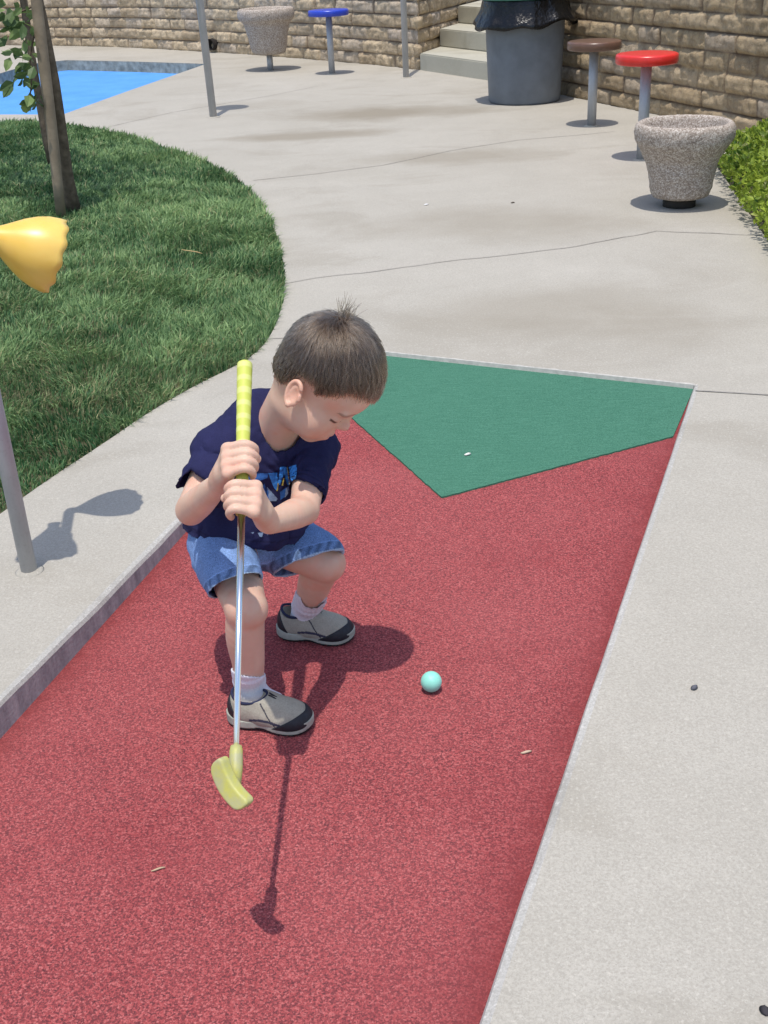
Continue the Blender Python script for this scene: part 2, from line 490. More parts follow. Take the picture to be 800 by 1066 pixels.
# lawn soil
V = [(p[0], p[1], deck_z(*p) - 0.012) for p in lawn] 
bm = bmesh.new(); vs = [bm.verts.new(v) for v in V]
es = [bm.edges.new((vs[i], vs[(i + 1) % len(vs)])) for i in range(len(vs))]
bmesh.ops.triangle_fill(bm, edges=es, use_beauty=True)
bmesh.ops.recalc_face_normals(bm, faces=bm.faces)
me = bpy.data.meshes.new('lawn_soil'); bm.to_mesh(me); bm.free(); me.materials.append(M['soil'])
o = bpy.data.objects.new('lawn_soil', me); COL.objects.link(o); o['kind'] = 'structure'
V, F = ring_wall(lawn, 0.0, -0.1)
V = [(v[0], v[1], deck_z(v[0], v[1]) + (0.0 if i < len(lawn) else -0.1)) for i, v in enumerate(V)]
mesh_obj('lawn_edge', V, F, M['soil'], smooth=False, kind='structure')

# joints and cracks in the concrete
def crack(pts_px, w, wob, name):
    pts = [g(*p, 0.016)[:2] for p in pts_px]
    out = []
    for a, b in zip(pts[:-1], pts[1:]):
        k = max(2, int(np.linalg.norm(b - a) / 0.05)); out += seg(a, b, k)
    out.append(pts[-1]); P = np.array(out)
    T = np.gradient(P, axis=0); T /= np.linalg.norm(T, axis=1)[:, None]; N = np.stack([-T[:, 1], T[:, 0]], 1)
    z = np.zeros(len(P))
    P = P + N * (wob * (vnoise(np.c_[P, z], 2.3, 3) + 0.45 * vnoise(np.c_[P, z], 9, 4)))[:, None]
    ww = w * (0.7 + 0.5 * np.abs(vnoise(np.c_[P, z], 7, 8)))
    V = [(*p, deck_z(*p) + 0.003) for p in P + N * ww[:, None]] + [(*p, deck_z(*p) + 0.003) for p in P - N * ww[:, None]]
    n = len(P)
    mesh_obj(name, V, [(i, n + i, n + i + 1, i + 1) for i in range(n - 1)], M['crack'], smooth=False, kind='structure')
crack([(297, 296), (330, 290), (420, 277), (510, 268), (560, 262), (600, 257), (650, 247), (683, 240), (730, 243), (800, 246)], 0.0036, 0.03, 'pavement_crack')
crack([(264, 188), (330, 181), (400, 172), (470, 157), (540, 146), (600, 141), (640, 137)], 0.0042, 0.006, 'pavement_joint')
crack([(724, 407), (760, 409), (830, 413)], 0.0045, 0.004, 'pavement_joint')
crack([(264, 353), (290, 352), (330, 350)], 0.003, 0.004, 'pavement_joint')
crack([(110, 133), (180, 117), (280, 100), (330, 90)], 0.004, 0.006, 'pavement_joint')

# ------------------------------------------------------------------ grass (stuff)
def blades(n_or_pts, name, poly, dens):
    mn = np.min(poly, 0); mx = np.max(poly, 0)
    P = RNG.uniform(mn, mx, (int(dens * np.prod(mx - mn)), 2))
    P = P[inpoly(P, poly)]
    d = np.linalg.norm(P - CAM[:2], axis=1)
    keep = RNG.random(len(P)) < np.clip((4.2 / d) ** 1.35, 0.16, 1)
    keep &= (P[:, 0] > -0.46 * P[:, 1] - 0.35) | (RNG.random(len(P)) < 0.4)
    P = P[keep]; d = d[keep]; n = len(P)
    P3 = np.c_[P, np.zeros(n)]
    big = fnoise(P3, 1.6, 2); clump = fnoise(P3, 6.5, 6, 2)
    ln = (0.046 + 0.016 * clump + 0.012 * big) * RNG.uniform(0.65, 1.35, n)
    ln = np.clip(ln, 0.02, 0.12); far_ = P[:, 0] < -0.46 * P[:, 1] - 0.35
    w = RNG.uniform(0.0014, 0.0026, n) * np.clip(d / 3.6, 1, 2.6) * np.where(far_, 1.8, 1.0)
    ang = 2.6 * vnoise(P3, 3.1, 9) + 2.2 * vnoise(P3, 11, 12) + RNG.normal(0, 0.9, n)
    dr = np.stack([np.cos(ang), np.sin(ang)], 1)
    bend = np.clip(RNG.normal(0.62, 0.28, n) + 0.25 * clump, 0.05, 1.25)
    sd = np.stack([-dr[:, 1], dr[:, 0]], 1)
    tw = RNG.normal(0, 0.7, n); sd = sd * np.cos(tw)[:, None] + dr * np.sin(tw)[:, None]
    z0 = np.array([deck_z(*p) for p in P]) - 0.012
    mid = np.c_[P + dr * (ln * 0.5 * np.sin(bend * 0.6))[:, None], z0 + ln * 0.55 * np.cos(bend * 0.6)]
    tip = np.c_[mid[:, :2] + dr * (ln * 0.55 * np.sin(bend * 1.5))[:, None], mid[:, 2] + ln * 0.5 * np.cos(bend * 1.5)]
    s3 = np.c_[sd, np.zeros(n)] * w[:, None]
    b = np.c_[P, z0]
    V = np.stack([b - s3, b + s3, mid + s3 * 0.8, mid - s3 * 0.8, tip], 1).reshape(-1, 3)
    k = np.arange(n)[:, None] * 5
    F = np.concatenate([k + [0, 1, 2], k + [0, 2, 3], k + [3, 2, 4]])
    tone = np.clip(0.34 + 0.22 * big + 0.16 * clump + RNG.normal(0, 0.2, n), 0, 1)
    dry = (RNG.random(n) < 0.05 + 0.28 * np.clip(fnoise(P3, 2.2, 31), 0, 1) * sst(d, 7.5, 3.0)) * RNG.uniform(0.4, 0.95, n)
    T = np.repeat(np.c_[tone, dry, tone * 0], 5, 0)
    o = mesh_obj(name, V, F, M['grass'], smooth=False); vattr(o, 'tone', T)
    o['kind'] = 'stuff'
    return o
gr = blades(0, 'grass', np.array(lawn), 16000)
tag(gr, 'short thick green lawn grass beside the curving concrete path', 'grass')

# leaf quads: a folded diamond per leaf
def leaf_mesh(P, D, U, size, tone):
    n = len(P); D = D / np.linalg.norm(D, axis=1)[:, None]
    S = np.cross(D, U); S /= np.linalg.norm(S, axis=1)[:, None] + 1e-9
    N = np.cross(S, D); s = size[:, None]
    V = np.stack([P, P + D * s * 0.35 + S * s * 0.28 + N * s * 0.07, P + D * s * 0.72 + S * s * 0.21 + N * s * 0.05, P + D * s - N * s * 0.08,
                  P + D * s * 0.72 - S * s * 0.21 + N * s * 0.05, P + D * s * 0.35 - S * s * 0.28 + N * s * 0.07, P + D * s * 0.5], 1).reshape(-1, 3)
    k = np.arange(n)[:, None] * 7
    F = np.concatenate([k + q for q in ([0, 1, 6], [1, 2, 6], [2, 3, 6], [3, 4, 6], [4, 5, 6], [5, 0, 6])])
    return V, F, np.repeat(tone, 7, 0)
def rdir(n):
    d = RNG.normal(0, 1, (n, 3)); return d / np.linalg.norm(d, axis=1)[:, None]

# ------------------------------------------------------------------ split-face block walls
def block_wall(name, path, H, side, course, label, seed, du=0.02, dv=0.0125, depth=0.35, corner=None, mat='block', blen=(0.30, 0.43)):
    rng = np.random.default_rng(seed)
    P = np.array(path, float)
    for _ in range(2):
        Q = [P[0]]
        for a, b in zip(P[:-1], P[1:]):
            Q += [a * 0.75 + b * 0.25, a * 0.25 + b * 0.75]
        P = np.array(Q + [P[-1]])
    L = np.r_[0, np.cumsum(np.linalg.norm(np.diff(P, axis=0), axis=1))]
    us = np.arange(0, L[-1], du); vs = np.arange(-0.06, H + 1e-6, dv)
    X = np.stack([np.interp(us, L, P[:, 0]), np.interp(us, L, P[:, 1])], 1)
    T = np.gradient(X, axis=0); T /= np.linalg.norm(T, axis=1)[:, None]; N = np.stack([T[:, 1], -T[:, 0]], 1) * side
    U, W = np.meshgrid(us, vs); 
    row = np.floor(W / course).astype(int) + 2
    de = np.zeros_like(U); tone = np.zeros_like(U); proud = np.zeros_like(U); tilt = np.zeros_like(U)
    for r in range(row.min(), row.max() + 1):
        cuts = [-rng.uniform(0, 0.35)]
        while cuts[-1] < L[-1] + 0.5:
            cuts.append(cuts[-1] + rng.uniform(*blen))
        cuts = np.array(cuts); m_ = row == r
        u = U[m_]; w = W[m_]
        ix = np.searchsorted(cuts, u) - 1
        a, b = cuts[ix], cuts[ix + 1]
        fv = w - (r - 2) * course
        wav = 0.006 * vnoise(np.c_[u, w, w * 0], 9, seed)
        de[m_] = np.minimum(np.minimum(u - a, b - u) + 0.002, np.minimum(fv, course - fv) + wav)
        t = rng.random(len(cuts)); pr = rng.normal(0, 0.006, len(cuts)); tl = rng.normal(0, 0.05, len(cuts))
        tone[m_] = t[ix]; proud[m_] = pr[ix] + tl[ix] * (u - 0.5 * (a + b))
    pil = np.sqrt(np.clip(de / 0.034, 0, 1)) * 0.034
    pp = np.c_[U.ravel(), W.ravel(), np.full(U.size, seed * 3.0)]
    rough = 0.016 * fnoise(pp, 11, 5, 4).reshape(U.shape)
    off = pil + (proud + rough) * sst(de, 0.0, 0.02) - 0.02 - W * 0.03
    V = np.stack([X[None, :, 0] + N[None, :, 0] * off, X[None, :, 1] + N[None, :, 1] * off, W], -1).reshape(-1, 3)
    nu, nv = len(us), len(vs)
    i = np.arange(nv - 1)[:, None] * nu; j = np.arange(nu - 1)[None]
    F = np.stack([i + j, i + j + 1, i + nu + j + 1, i + nu + j], -1).reshape(-1, 4)
    if side < 0:
        F = F[:, ::-1]
    # top cap and back
    dd = np.full(len(us), depth)
    if corner is not None:
        sc_ = us[np.argmin(np.linalg.norm(X - corner, axis=1))]; dd = depth * np.clip(np.abs(us - sc_) / 1.2, 0.06, 1)
    back = X - N * dd[:, None]
    nb = len(V)
    V = np.concatenate([V, np.c_[back, np.full(nu, H)], np.c_[back, np.full(nu, -0.06)]])
    top = (nv - 1) * nu; jj = np.arange(nu - 1)
    Fc = np.concatenate([np.stack([top + jj, top + jj + 1, nb + jj + 1, nb + jj], 1), np.stack([nb + jj, nb + jj + 1, nb + nu + jj + 1, nb + nu + jj], 1)])
    ends = [[k * nu for k in range(nv)] + [nb, nb + nu], [k * nu + nu - 1 for k in range(nv)] + [nb + nu - 1, nb + 2 * nu - 1]]
    Fl = [tuple(f) for f in np.concatenate([F, Fc]).tolist()]
    for e in ends:
        Fl.append(tuple(e))
    o = mesh_obj(name, V, Fl, M[mat])
    mort = 1 - sst(de, 0.0, 0.010)
    ta = np.zeros((len(V), 3)); ta[:nb, 0] = tone.ravel(); ta[:nb, 1] = 0.85 * mort.ravel(); ta[nb:, 0] = 0.5
    vattr(o, 'tone', ta)
    return tag(o, label, 'wall')

unit2 = lambda v: v / np.linalg.norm(v)
w5 = g(437, 74.5)[:2]
sdir = np.array([0.935 - 0.623, 14.002 - 13.219]); sdir /= np.linalg.norm(sdir)
wdir = unit2(w5 - g(400, 70)[:2])
wall_path = [(-9.5, 22.0), (-7.6, 20.9), g(0, 48)[:2], g(112, 49.5)[:2], g(200, 54)[:2], g(312, 62)[:2], g(400, 70)[:2], w5 - wdir * 0.05, w5 - wdir * 0.02, w5 + sdir * 0.03, w5 + sdir * 0.06, w5 + sdir * 1.2, w5 + sdir * 3.2]
block_wall('retaining_wall', wall_path, 1.70, 1, 0.138, 'long tan split-face block wall curving behind the blue pool and blue stool', 3, corner=w5)
R0 = g(585, 100.6)[:2]; R1 = g(664, 117.5)[:2]; rd = (R1 - R0) / np.linalg.norm(R1 - R0)
rpath = [R0 - rd * 0.9 + sdir * 3.0, R0 - rd * 0.9 + sdir * 1.5, R0 - rd * 0.9 + sdir * 0.1, R0 - rd * 0.86, R0 - rd * 0.7, R0, R1, R1 + rd * 1.5, R1 + rd * 3.2, R1 + rd * 5.0]
block_wall('boundary_wall', rpath, 1.85, 1, 0.128, 'rough shaded brown block wall behind the red and brown stools', 5, blen=(0.28, 0.40), mat='block_shaded')

# concrete steps
st_root = empty('concrete_steps', (*g(470, 78)[:2], 0.0), 'pale concrete steps between two block walls behind the trash can', 'steps')
rr = g(508, 85.5)[:2] - g(437, 74.5)[:2]; rr /= np.linalg.norm(rr)
for k in range(3):
    z0, z1 = (-0.02 if k == 0 else k * 0.185), (k + 1) * 0.185
    o_ = w5 + sdir * (0.70 * k) - sdir * 0.0 + rr * 0.012
    a = o_; b = o_ + rr * 2.0; c = b + sdir * 1.6; d = a + sdir * 1.6
    bm = bmesh.new()
    vs = [bm.verts.new((*p, z)) for z in (z0, z1) for p in (a, b, c, d)]
    for q in ((3, 2, 1, 0), (4, 5, 6, 7), (0, 1, 5, 4), (1, 2, 6, 5), (2, 3, 7, 6), (3, 0, 4, 7)):
        bm.faces.new([vs[i] for i in q])
    bmesh.ops.bevel(bm, geom=list(bm.edges), offset=0.012, segments=2, affect='EDGES')
    me = bpy.data.meshes.new('step'); bm.to_mesh(me); bm.free(); me.materials.append(M['step'])
    o = bpy.data.objects.new('step', me); COL.objects.link(o); o.parent = st_root
    o.matrix_parent_inverse = Matrix.Translation(-st_root.location)

def child(name, V, F, mat, root, smooth=True):
    """a part given in the thing's own coordinates"""
    return mesh_obj(name, V, F, mat, root, smooth)

# round drain pipe hole in the wall
dp = at(222, 46, 16.55)
n_ = np.array([-0.62, -0.78, 0.0]); 
V, F = lathe([(0.001, -0.06), (0.062, -0.06), (0.062, 0.06), (0.074, 0.06), (0.074, -0.06)], 24)
o = mesh_obj('drain_pipe', V, F, simple('dark_pipe', (0.03, 0.025, 0.022), 0.9, 0.2))
o.location = tuple(dp); o.rotation_euler = Vector(n_).to_track_quat('Z', 'Y').to_euler()
tag(o, 'dark round drain pipe opening low in the long tan wall', 'pipe')

# ------------------------------------------------------------------ stools
def stool(px, py, H, R, mat, label):
    p = g(px, py, 0.016)
    e = empty('pedestal_stool', p, label, 'stool', 'stools on steel posts')
    V, F = lathe([(0.001, H - 0.062), (R - 0.03, H - 0.062), (R - 0.006, H - 0.058), (R, H - 0.05), (R, H - 0.012), (R - 0.004, H - 0.004), (R - 0.014, H), (R * 0.6, H + 0.001), (0.001, H + 0.001)], 64)
    child('seat', V, F, mat, e)
    V, F = lathe([(0.001, 0), (0.033, 0), (0.033, H - 0.06), (0.001, H - 0.06)], 24)
    child('post', V, F, M['steel'], e)
    V, F = lathe([(0.033, -0.002), (0.062, -0.002), (0.050, 0.004), (0.033, 0.006)], 24)
    child('base_ring', V, F, M['step'], e)
    return e
stool(668, 166, 0.630, 0.189, M['red_seat'], 'stool with a bright red round seat on a steel post')
stool(616, 131, 0.59, 0.194, M['brown_seat'], 'stool with a brown round seat beside the trash can')
stool(346, 77, 0.64, 0.215, M['blue_seat'], 'stool with a blue round seat by the far wall')

# ------------------------------------------------------------------ concrete planters
def rough_lathe(prof, seed, amp, n=96):
    P = np.array(prof, float)
    # resample the profile
    L = np.r_[0, np.cumsum(np.linalg.norm(np.diff(P, axis=0), axis=1))]
    s = np.linspace(0, L[-1], 90)
    P = np.stack([np.interp(s, L, P[:, 0]), np.interp(s, L, P[:, 1])], 1)
    for _ in range(2):
        P[1:-1] = 0.25 * P[:-2] + 0.5 * P[1:-1] + 0.25 * P[2:]
    V, F = lathe(P, n)
    r = np.maximum(np.linalg.norm(V[:, :2], axis=1, keepdims=True), 1e-4)
    d = amp * fnoise(V, 9, seed, 4) + amp * 0.8 * vnoise(V, 70, seed + 7)
    V[:, :2] *= 1 + (d[:, None] / np.maximum(r, 0.05))
    V[:, 2] += 0.5 * amp * fnoise(V, 11, seed + 3, 3) * (V[:, 2] > 0.05)
    return V, F
pp = g(707, 214, 0.016)
e = empty('concrete_planter', pp, 'waisted pebbly concrete planter near the red stool and hedge', 'planter', 'round concrete planters')
V, F = rough_lathe([(0.001, 0.045), (0.11, 0.045), (0.145, 0.055), (0.158, 0.09), (0.168, 0.16), (0.188, 0.24), (0.222, 0.30), (0.250, 0.345), (0.256, 0.385), (0.250, 0.415), (0.232, 0.432), (0.214, 0.425), (0.206, 0.405), (0.195, 0.35), (0.15, 0.325), (0.001, 0.32)], 2, 0.004)
child('bowl', V, F, M['aggregate'], e)
V, F = lathe([(0.001, -0.005), (0.085, -0.005), (0.085, 0.06), (0.001, 0.06)], 32)
child('pedestal', V, F, simple('dark_pedestal', (0.05, 0.045, 0.04), 0.9, 0.2), e)
V, F = lathe([(0.001, 0.352), (0.08, 0.351), (0.16, 0.346), (0.19, 0.338)], 40)
V[:, 2] += 0.008 * fnoise(V, 22, 3)
child('soil', V, F, simple('grey_sand', (0.33, 0.29, 0.25), 1, 0.1, var=0.3, vs=50, bump=0.6, bs=90, bd=0.01), e)
pp = g(282, 73, 0.016)
e = empty('concrete_planter', pp, 'tapered pebbly concrete planter raised on a pole by the blue stool', 'planter', 'round concrete planters')
V, F = rough_lathe([(0.001, 0.17), (0.15, 0.17), (0.18, 0.18), (0.195, 0.22), (0.225, 0.36), (0.255, 0.485), (0.272, 0.51), (0.305, 0.535), (0.318, 0.57), (0.316, 0.62), (0.303, 0.648), (0.275, 0.652), (0.255, 0.63), (0.245, 0.58), (0.20, 0.56), (0.001, 0.555)], 6, 0.004)
child('bowl', V, F, M['aggregate'], e)
V, F = lathe([(0.001, -0.005), (0.034, -0.005), (0.034, 0.18), (0.001, 0.18)], 20)
child('pedestal', V, F, M['steel'], e)

# ------------------------------------------------------------------ trash can
pc = g(546, 110, 0.016) + np.array([0.04, 0.30, 0])
e = empty('trash_can', pc, 'grey round trash can with black bag hanging over its rim', 'trash can')
V, F = lathe([(0.001, 0.012), (0.285, 0.0), (0.300, 0.004), (0.306, 0.02), (0.318, 0.30), (0.330, 0.60), (0.336, 0.72), (0.344, 0.735), (0.344, 0.775), (0.330, 0.785), (0.31, 0.77), (0.30, 0.5)], 72)
child('body', V, F, M['can'], e)
def bagwob(r, z, th):
    k = np.linspace(0, 1, r.shape[0])[:, None]
    w = np.sin(th * 7 + 1.0) * 0.5 + np.sin(th * 13 + 2) * 0.35 + np.sin(th * 23) * 0.2
    r = r + (0.003 + 0.016 * k) * w[None] * (k > 0.15)
    drop = 0.035 * np.sin(th * 3 + 0.6) + 0.02 * np.sin(th * 8) + 0.09 * np.exp(-((np.mod(th - 3.6 + np.pi, 2 * np.pi) - np.pi) / 0.35) ** 2)
    z = z - k ** 1.5 * drop[None]
    return r, z
V, F = lathe([(0.325, 0.82), (0.345, 0.825), (0.356, 0.81), (0.362, 0.78), (0.372, 0.73), (0.394, 0.69), (0.422, 0.65), (0.436, 0.622), (0.428, 0.624), (0.360, 0.70)], 120, bagwob)
child('bin_bag', V, F, M['bag'], e)
V, F = lathe([(0.362, 0.812), (0.374, 0.816), (0.376, 0.84), (0.368, 0.862), (0.30, 0.89), (0.2, 0.908), (0.17, 0.91), (0.165, 0.895), (0.001, 0.89)], 64)
child('lid', V, F, M['lid'], e)

# ------------------------------------------------------------------ poles
def pole(name, px, py, R, H, label, group=None, z=0.016):
    p = g(px, py, z)
    e = empty(name, p, label, 'pole', group)
    V, F = lathe([(0.001, -0.03), (R, -0.03), (R, H), (0.001, H)], 28)
    child('shaft', V, F, M['steel'], e)
    V, F = lathe([(R, 0.001), (R * 1.9, -0.001), (R * 1.5, 0.003), (R, 0.007)], 28)
    child('footing', V, F, M['concrete'], e)
    return e, p
e2, p2 = pole('lamp_post', 222.5, 122, 0.032, 2.95, 'slim steel post beside the blue pool and lawn', 'slim steel posts')
e2.rotation_euler = (0.0, -0.012, 0)
V, F = lathe([(0.001, 2.99), (0.05, 2.97), (0.155, 2.84), (0.165, 2.80), (0.155, 2.80), (0.001, 2.93)], 36)
child('lamp_shade', V, F, M['steel'], e2)
e3, p3 = pole('lamp_post', 423, 81, 0.031, 3.2, 'slim steel post at the corner of the tan wall by the steps', 'slim steel posts')

# talking-horn post at the lane
e1, p1 = pole('horn_post', 31, 595, 0.0195, 0.93, 'thin grey steel post with yellow plastic horns beside the lane', None, 0.052)
e1.rotation_euler = (0.0, 0.0, 0)
def horn(root, base, tip, Rm, name='horn'):
    base = np.array(base, float); tip = np.array(tip, float)
    ax = tip - base; Ln = np.linalg.norm(ax)
    t = np.array([0, 0.05, 0.10, 0.16, 0.22, 0.3, 0.4, 0.52, 0.66, 0.8, 0.92, 1.0])
    r = np.array([0.018, 0.019, 0.016, 0.0185, 0.024, 0.032, 0.043, 0.056, 0.068, 0.076, 0.079, 0.080]) * Rm / 0.08
    prof = [(a, b * Ln) for a, b in zip(r, t)] + [(a - 0.0022, b * Ln) for a, b in list(zip(r, t))[::-1][:-1]]
    def wob(rr, zz, th):
        k = np.clip((zz / Ln - 0.7) / 0.3, 0, 1) ** 2
        return rr * (1 + 0.012 * k * np.cos(12 * th)[None]), zz + 0.0026 * k * np.cos(12 * th)[None]
    V, F = lathe(prof, 96, wob)
    q = Vector(ax).to_track_quat('Z', 'Y'); R3 = np.array(q.to_matrix())
    V = V @ R3.T + base
    return child(name, V, F, M['horn'], root)
hb = at(-22, 241, 2.62) - p1; ht = at(57, 267, 2.68) - p1
horn(e1, hb, ht, 0.088)
h2b = np.array([-0.905, 2.535, 0.90]) - p1; h2t = np.array([-0.880, 2.335, 0.93]) - p1
horn(e1, h2b, h2t, 0.075)
V, F = tube([(0, 0, 0.83), (0.0, 0.045, 0.835), tuple(hb)], 0.015, 12)
V2, F2 = lathe([(0.0197, 0.80), (0.026, 0.80), (0.026, 0.86), (0.0197, 0.86)], 24)
child('bracket', *join([(V, F), (V2, F2)]), M['horn'], e1)

# ------------------------------------------------------------------ young tree with stakes
tb = g(75, 222, 0.0); sb = g(64, 229, 0.0)
def along(pxs, Y0_, Y1_):
    n = len(pxs); return [at(x, y, Y0_ + (Y1_ - Y0_) * k / (n - 1)) for k, (x, y) in enumerate(pxs)]
et = empty('young_tree', tb, 'young tree with thin curved trunk leaning against a wooden stake on the lawn', 'tree')
trunk = along([(77, 222), (74, 203), (70, 180), (66, 150), (61, 115), (56, 85), (50, 55), (43, 20), (36, -15), (25, -60), (15, -120), (5, -200), (-5, -300)], tb[1], tb[1] - 0.25)
V, F = tube(np.array(trunk) - tb, [0.046, 0.038, 0.034, 0.033, 0.034, 0.035, 0.034, 0.031, 0.029, 0.028, 0.026, 0.022, 0.016], 14)
V += (0.004 * fnoise(V, 14, 3))[:, None] * np.array([1, 1, 0])
child('trunk', V, F, M['bark'], et)
es_ = empty('tree_stake', sb, 'smooth pale round wooden stake in front of the young tree', 'stake', 'wooden tree stakes')
stk = along([(64.5, 229), (60, 190), (56, 150), (50, 100), (44, 50), (38, 0), (31, -60), (22, -130)], sb[1], sb[1] + 0.0)
V, F = tube(np.array(stk) - sb, [0.028, 0.029, 0.030, 0.031, 0.031, 0.030, 0.030, 0.030], 16)
child('shaft', V, F, M['stake'], es_)
s2b = g(54, 175, 0.0)
es2 = empty('tree_stake', s2b, 'darker thin stake half hidden behind the young tree trunk', 'stake', 'wooden tree stakes')
stk = along([(55, 176), (48, 145), (42, 110), (36, 75), (31, 45), (26, 10), (20, -40)], s2b[1], s2b[1] + 0.05)
V, F = tube(np.array(stk) - s2b, 0.026, 12)
child('shaft', V, F, M['bark'], es2)
# leaves hanging by the trunk (in view) and the crown above the frame that shades the lawn
tw = [(22, 20), (26, 35), (29, 48), (31, 60), (28, 70), (24, 84), (35, 88), (33, 100), (30, 105), (24, 25), (18, 30), (10, 14), (2, 22), (8, 38), (33, 66), (28, 42), (30, 30), (14, 60), (30, 56), (27, 62), (34, 78), (38, 102), (17, 84), (25, 52), (12, 8), (5, 10), (30, 12), (18, 12)]
P = []; D = []; sz = []; tn = []
Yl = tb[1] - 0.15
for (x, y) in tw:
    for k in range(3):
        p = at(x + RNG.normal(0, 3), y + RNG.normal(0, 4), Yl + RNG.normal(0, 0.09)); P.append(p)
        D.append([RNG.normal(-0.4, 0.7), RNG.normal(-0.2, 0.6), RNG.normal(-0.45, 0.4)]); sz.append(RNG.uniform(0.05, 0.10)); tn.append((RNG.random() ** 1.2, 0.1, 0))
V1 = leaf_mesh(np.array(P), np.array(D), rdir(len(P)), np.array(sz), np.array(tn))
P = []; D = []
cents = [(-1.95, 6.9, 2.75), (-2.5, 7.3, 2.9), (-1.85, 7.5, 2.95), (-2.3, 8.1, 3.0), (-2.9, 8.0, 2.9), (-3.3, 7.0, 2.8), (-2.9, 8.7, 3.1), (-3.5, 8.6, 3.0), (-4.0, 7.8, 3.0)]
for c in cents:
    k = 150
    P.append(np.array(c) + rdir(k) * (RNG.random(k) ** 0.4)[:, None] * np.array([0.5, 0.5, 0.3]))
P = np.concatenate(P); k = len(P)
V2 = leaf_mesh(P, rdir(k) + [0, 0, -0.3], rdir(k), RNG.uniform(0.07, 0.12, k), np.c_[RNG.random(k), np.zeros(k), np.zeros(k)])
V = np.concatenate([V1[0], V2[0]]) - tb; F = np.concatenate([V1[1], V2[1] + len(V1[0])]); T = np.concatenate([V1[2], V2[2]])
o = child('crown', V, F, M['leaf'], et, False); vattr(o, 'tone', T)
top = np.array(trunk[-1]) - tb
br = []
for c in cents:
    c = np.array(c) - tb; s_ = np.array(trunk[-4]) - tb + (top - (np.array(trunk[-4]) - tb)) * RNG.random()
    br.append(tube([s_, (s_ + c) / 2 + [0, 0, 0.12], c], [0.016, 0.011, 0.005], 7))
tws = [tube(np.array([at(44, 20, Yl + .1), at(35, 40, Yl), at(31, 60, Yl), at(33, 85, Yl), at(31, 108, Yl)]) - tb, [0.007, 0.006, 0.006, 0.005, 0.003], 6),
       tube(np.array([at(40, 2, Yl + .1), at(28, 10, Yl), at(15, 14, Yl), at(4, 24, Yl)]) - tb, [0.007, 0.005, 0.004, 0.003], 6)]
child('branch', *join(br + tws), M['bark'], et)

# ------------------------------------------------------------------ hedge bed at the right
b0 = g(748, 176, 0.016)[:2]; b1 = g(800, 252, 0.016)[:2]; bd_ = (b1 - b0) / np.linalg.norm(b1 - b0)
bed = [b0 - bd_ * 0.15, b0 + bd_ * 0.1, b1, b1 + bd_ * 1.6, b1 + bd_ * 1.6 + np.array([2.2, 0.2]), R1 + rd * 3.0, R1 + rd * 1.75]
c0 = np.mean(bed, 0)
V = [(*p, 0.012) for p in bed] + [(*(p + (c0 - p) * 0.03), 0.04) for p in bed]
n = len(bed)
mesh_obj('bed_soil', V, [(i, (i + 1) % n, n + (i + 1) % n, n + i) for i in range(n)] + [tuple(range(n, 2 * n))], M['soil'], smooth=False, kind='structure')
bedp = np.array(bed)
P = RNG.uniform(bedp.min(0) - 0.1, bedp.max(0) + 0.1, (90000, 2)); P = P[inpoly(P, [c0 + (p - c0) * 1.02 for p in bed])]
def edge_d(P, poly):
    d = np.full(len(P), 9.0)
    for a, b in zip(poly, poly[1:] + poly[:1]):
        ab = b - a; t = np.clip(((P - a) @ ab) / (ab @ ab), 0, 1); d = np.minimum(d, np.linalg.norm(P - a - t[:, None] * ab, axis=1))
    return d
P = P[(RNG.random(len(P)) < 0.62) ]
ed = edge_d(P, bed); z3 = np.zeros(len(P))
bh = fnoise(np.c_[P, z3], 3.2, 4)
hgt = (0.08 + 0.15 * np.sqrt(np.clip(ed / 0.30, 0, 1))) * (1 + 0.30 * bh)
u_ = 1 - RNG.random(len(P)) ** 2.2 * 0.85
z = 0.03 + hgt * u_
P = P - bd_[None, ::-1] * 0
n = len(P)
outw = (P - c0) / np.linalg.norm(P - c0, axis=1)[:, None]
P3 = np.c_[P + outw * 0.06 * u_[:, None], z]
D = rdir(n) * 0.8 + np.c_[outw * 0.35, np.full(n, 0.45)]
tone = np.clip(0.5 + 0.3 * fnoise(P3, 7, 3) + RNG.normal(0, 0.22, n), 0, 1)
V, F, T = leaf_mesh(P3, D, rdir(n), RNG.uniform(0.022, 0.045, n), np.c_[tone, (RNG.random(n) < 0.05) * 0.5, tone * 0])
hroot = empty('hedge', (*c0, 0.02), 'low bright yellow-green leafy hedge beside the waisted planter', 'hedge')
o = child('foliage', V - np.array([*c0, 0.02]), F, M['hedge'], hroot, False); vattr(o, 'tone', T)

# ------------------------------------------------------------------ small things lying about
def golf_ball():
    c = g(449.5, 719, 0.0) + np.array([0, 0, 0.0])
    r = 0.0215
    V = []; F = []
    bm = bmesh.new(); bmesh.ops.create_icosphere(bm, subdivisions=6, radius=r)
    bm.verts.ensure_lookup_table()
    k = 300; gi = np.arange(k) + 0.5; ph = np.arccos(1 - 2 * gi / k); th = np.pi * (1 + 5 ** 0.5) * gi
    S = np.stack([np.cos(th) * np.sin(ph), np.sin(th) * np.sin(ph), np.cos(ph)], 1)
    X = np.array([v.co for v in bm.verts]) / r
    d = np.arccos(np.clip((X @ S.T).max(1), -1, 1))
    X = X * (r - 0.0005 * np.clip(1 - (d / 0.085) ** 2, 0, 1))[:, None]
    F = [tuple(v.index for v in f.verts) for f in bm.faces]; bm.free()
    m = simple('mint_ball', (0.27, 0.68, 0.56), 0.35, 0.5, var=0.05, vs=60)
    o = mesh_obj('golf_ball', X, F, m); o.location = (c[0], c[1], r + 0.001)
    tag(o, 'mint green golf ball on the red carpet in front of the boy', 'golf ball')
golf_ball()
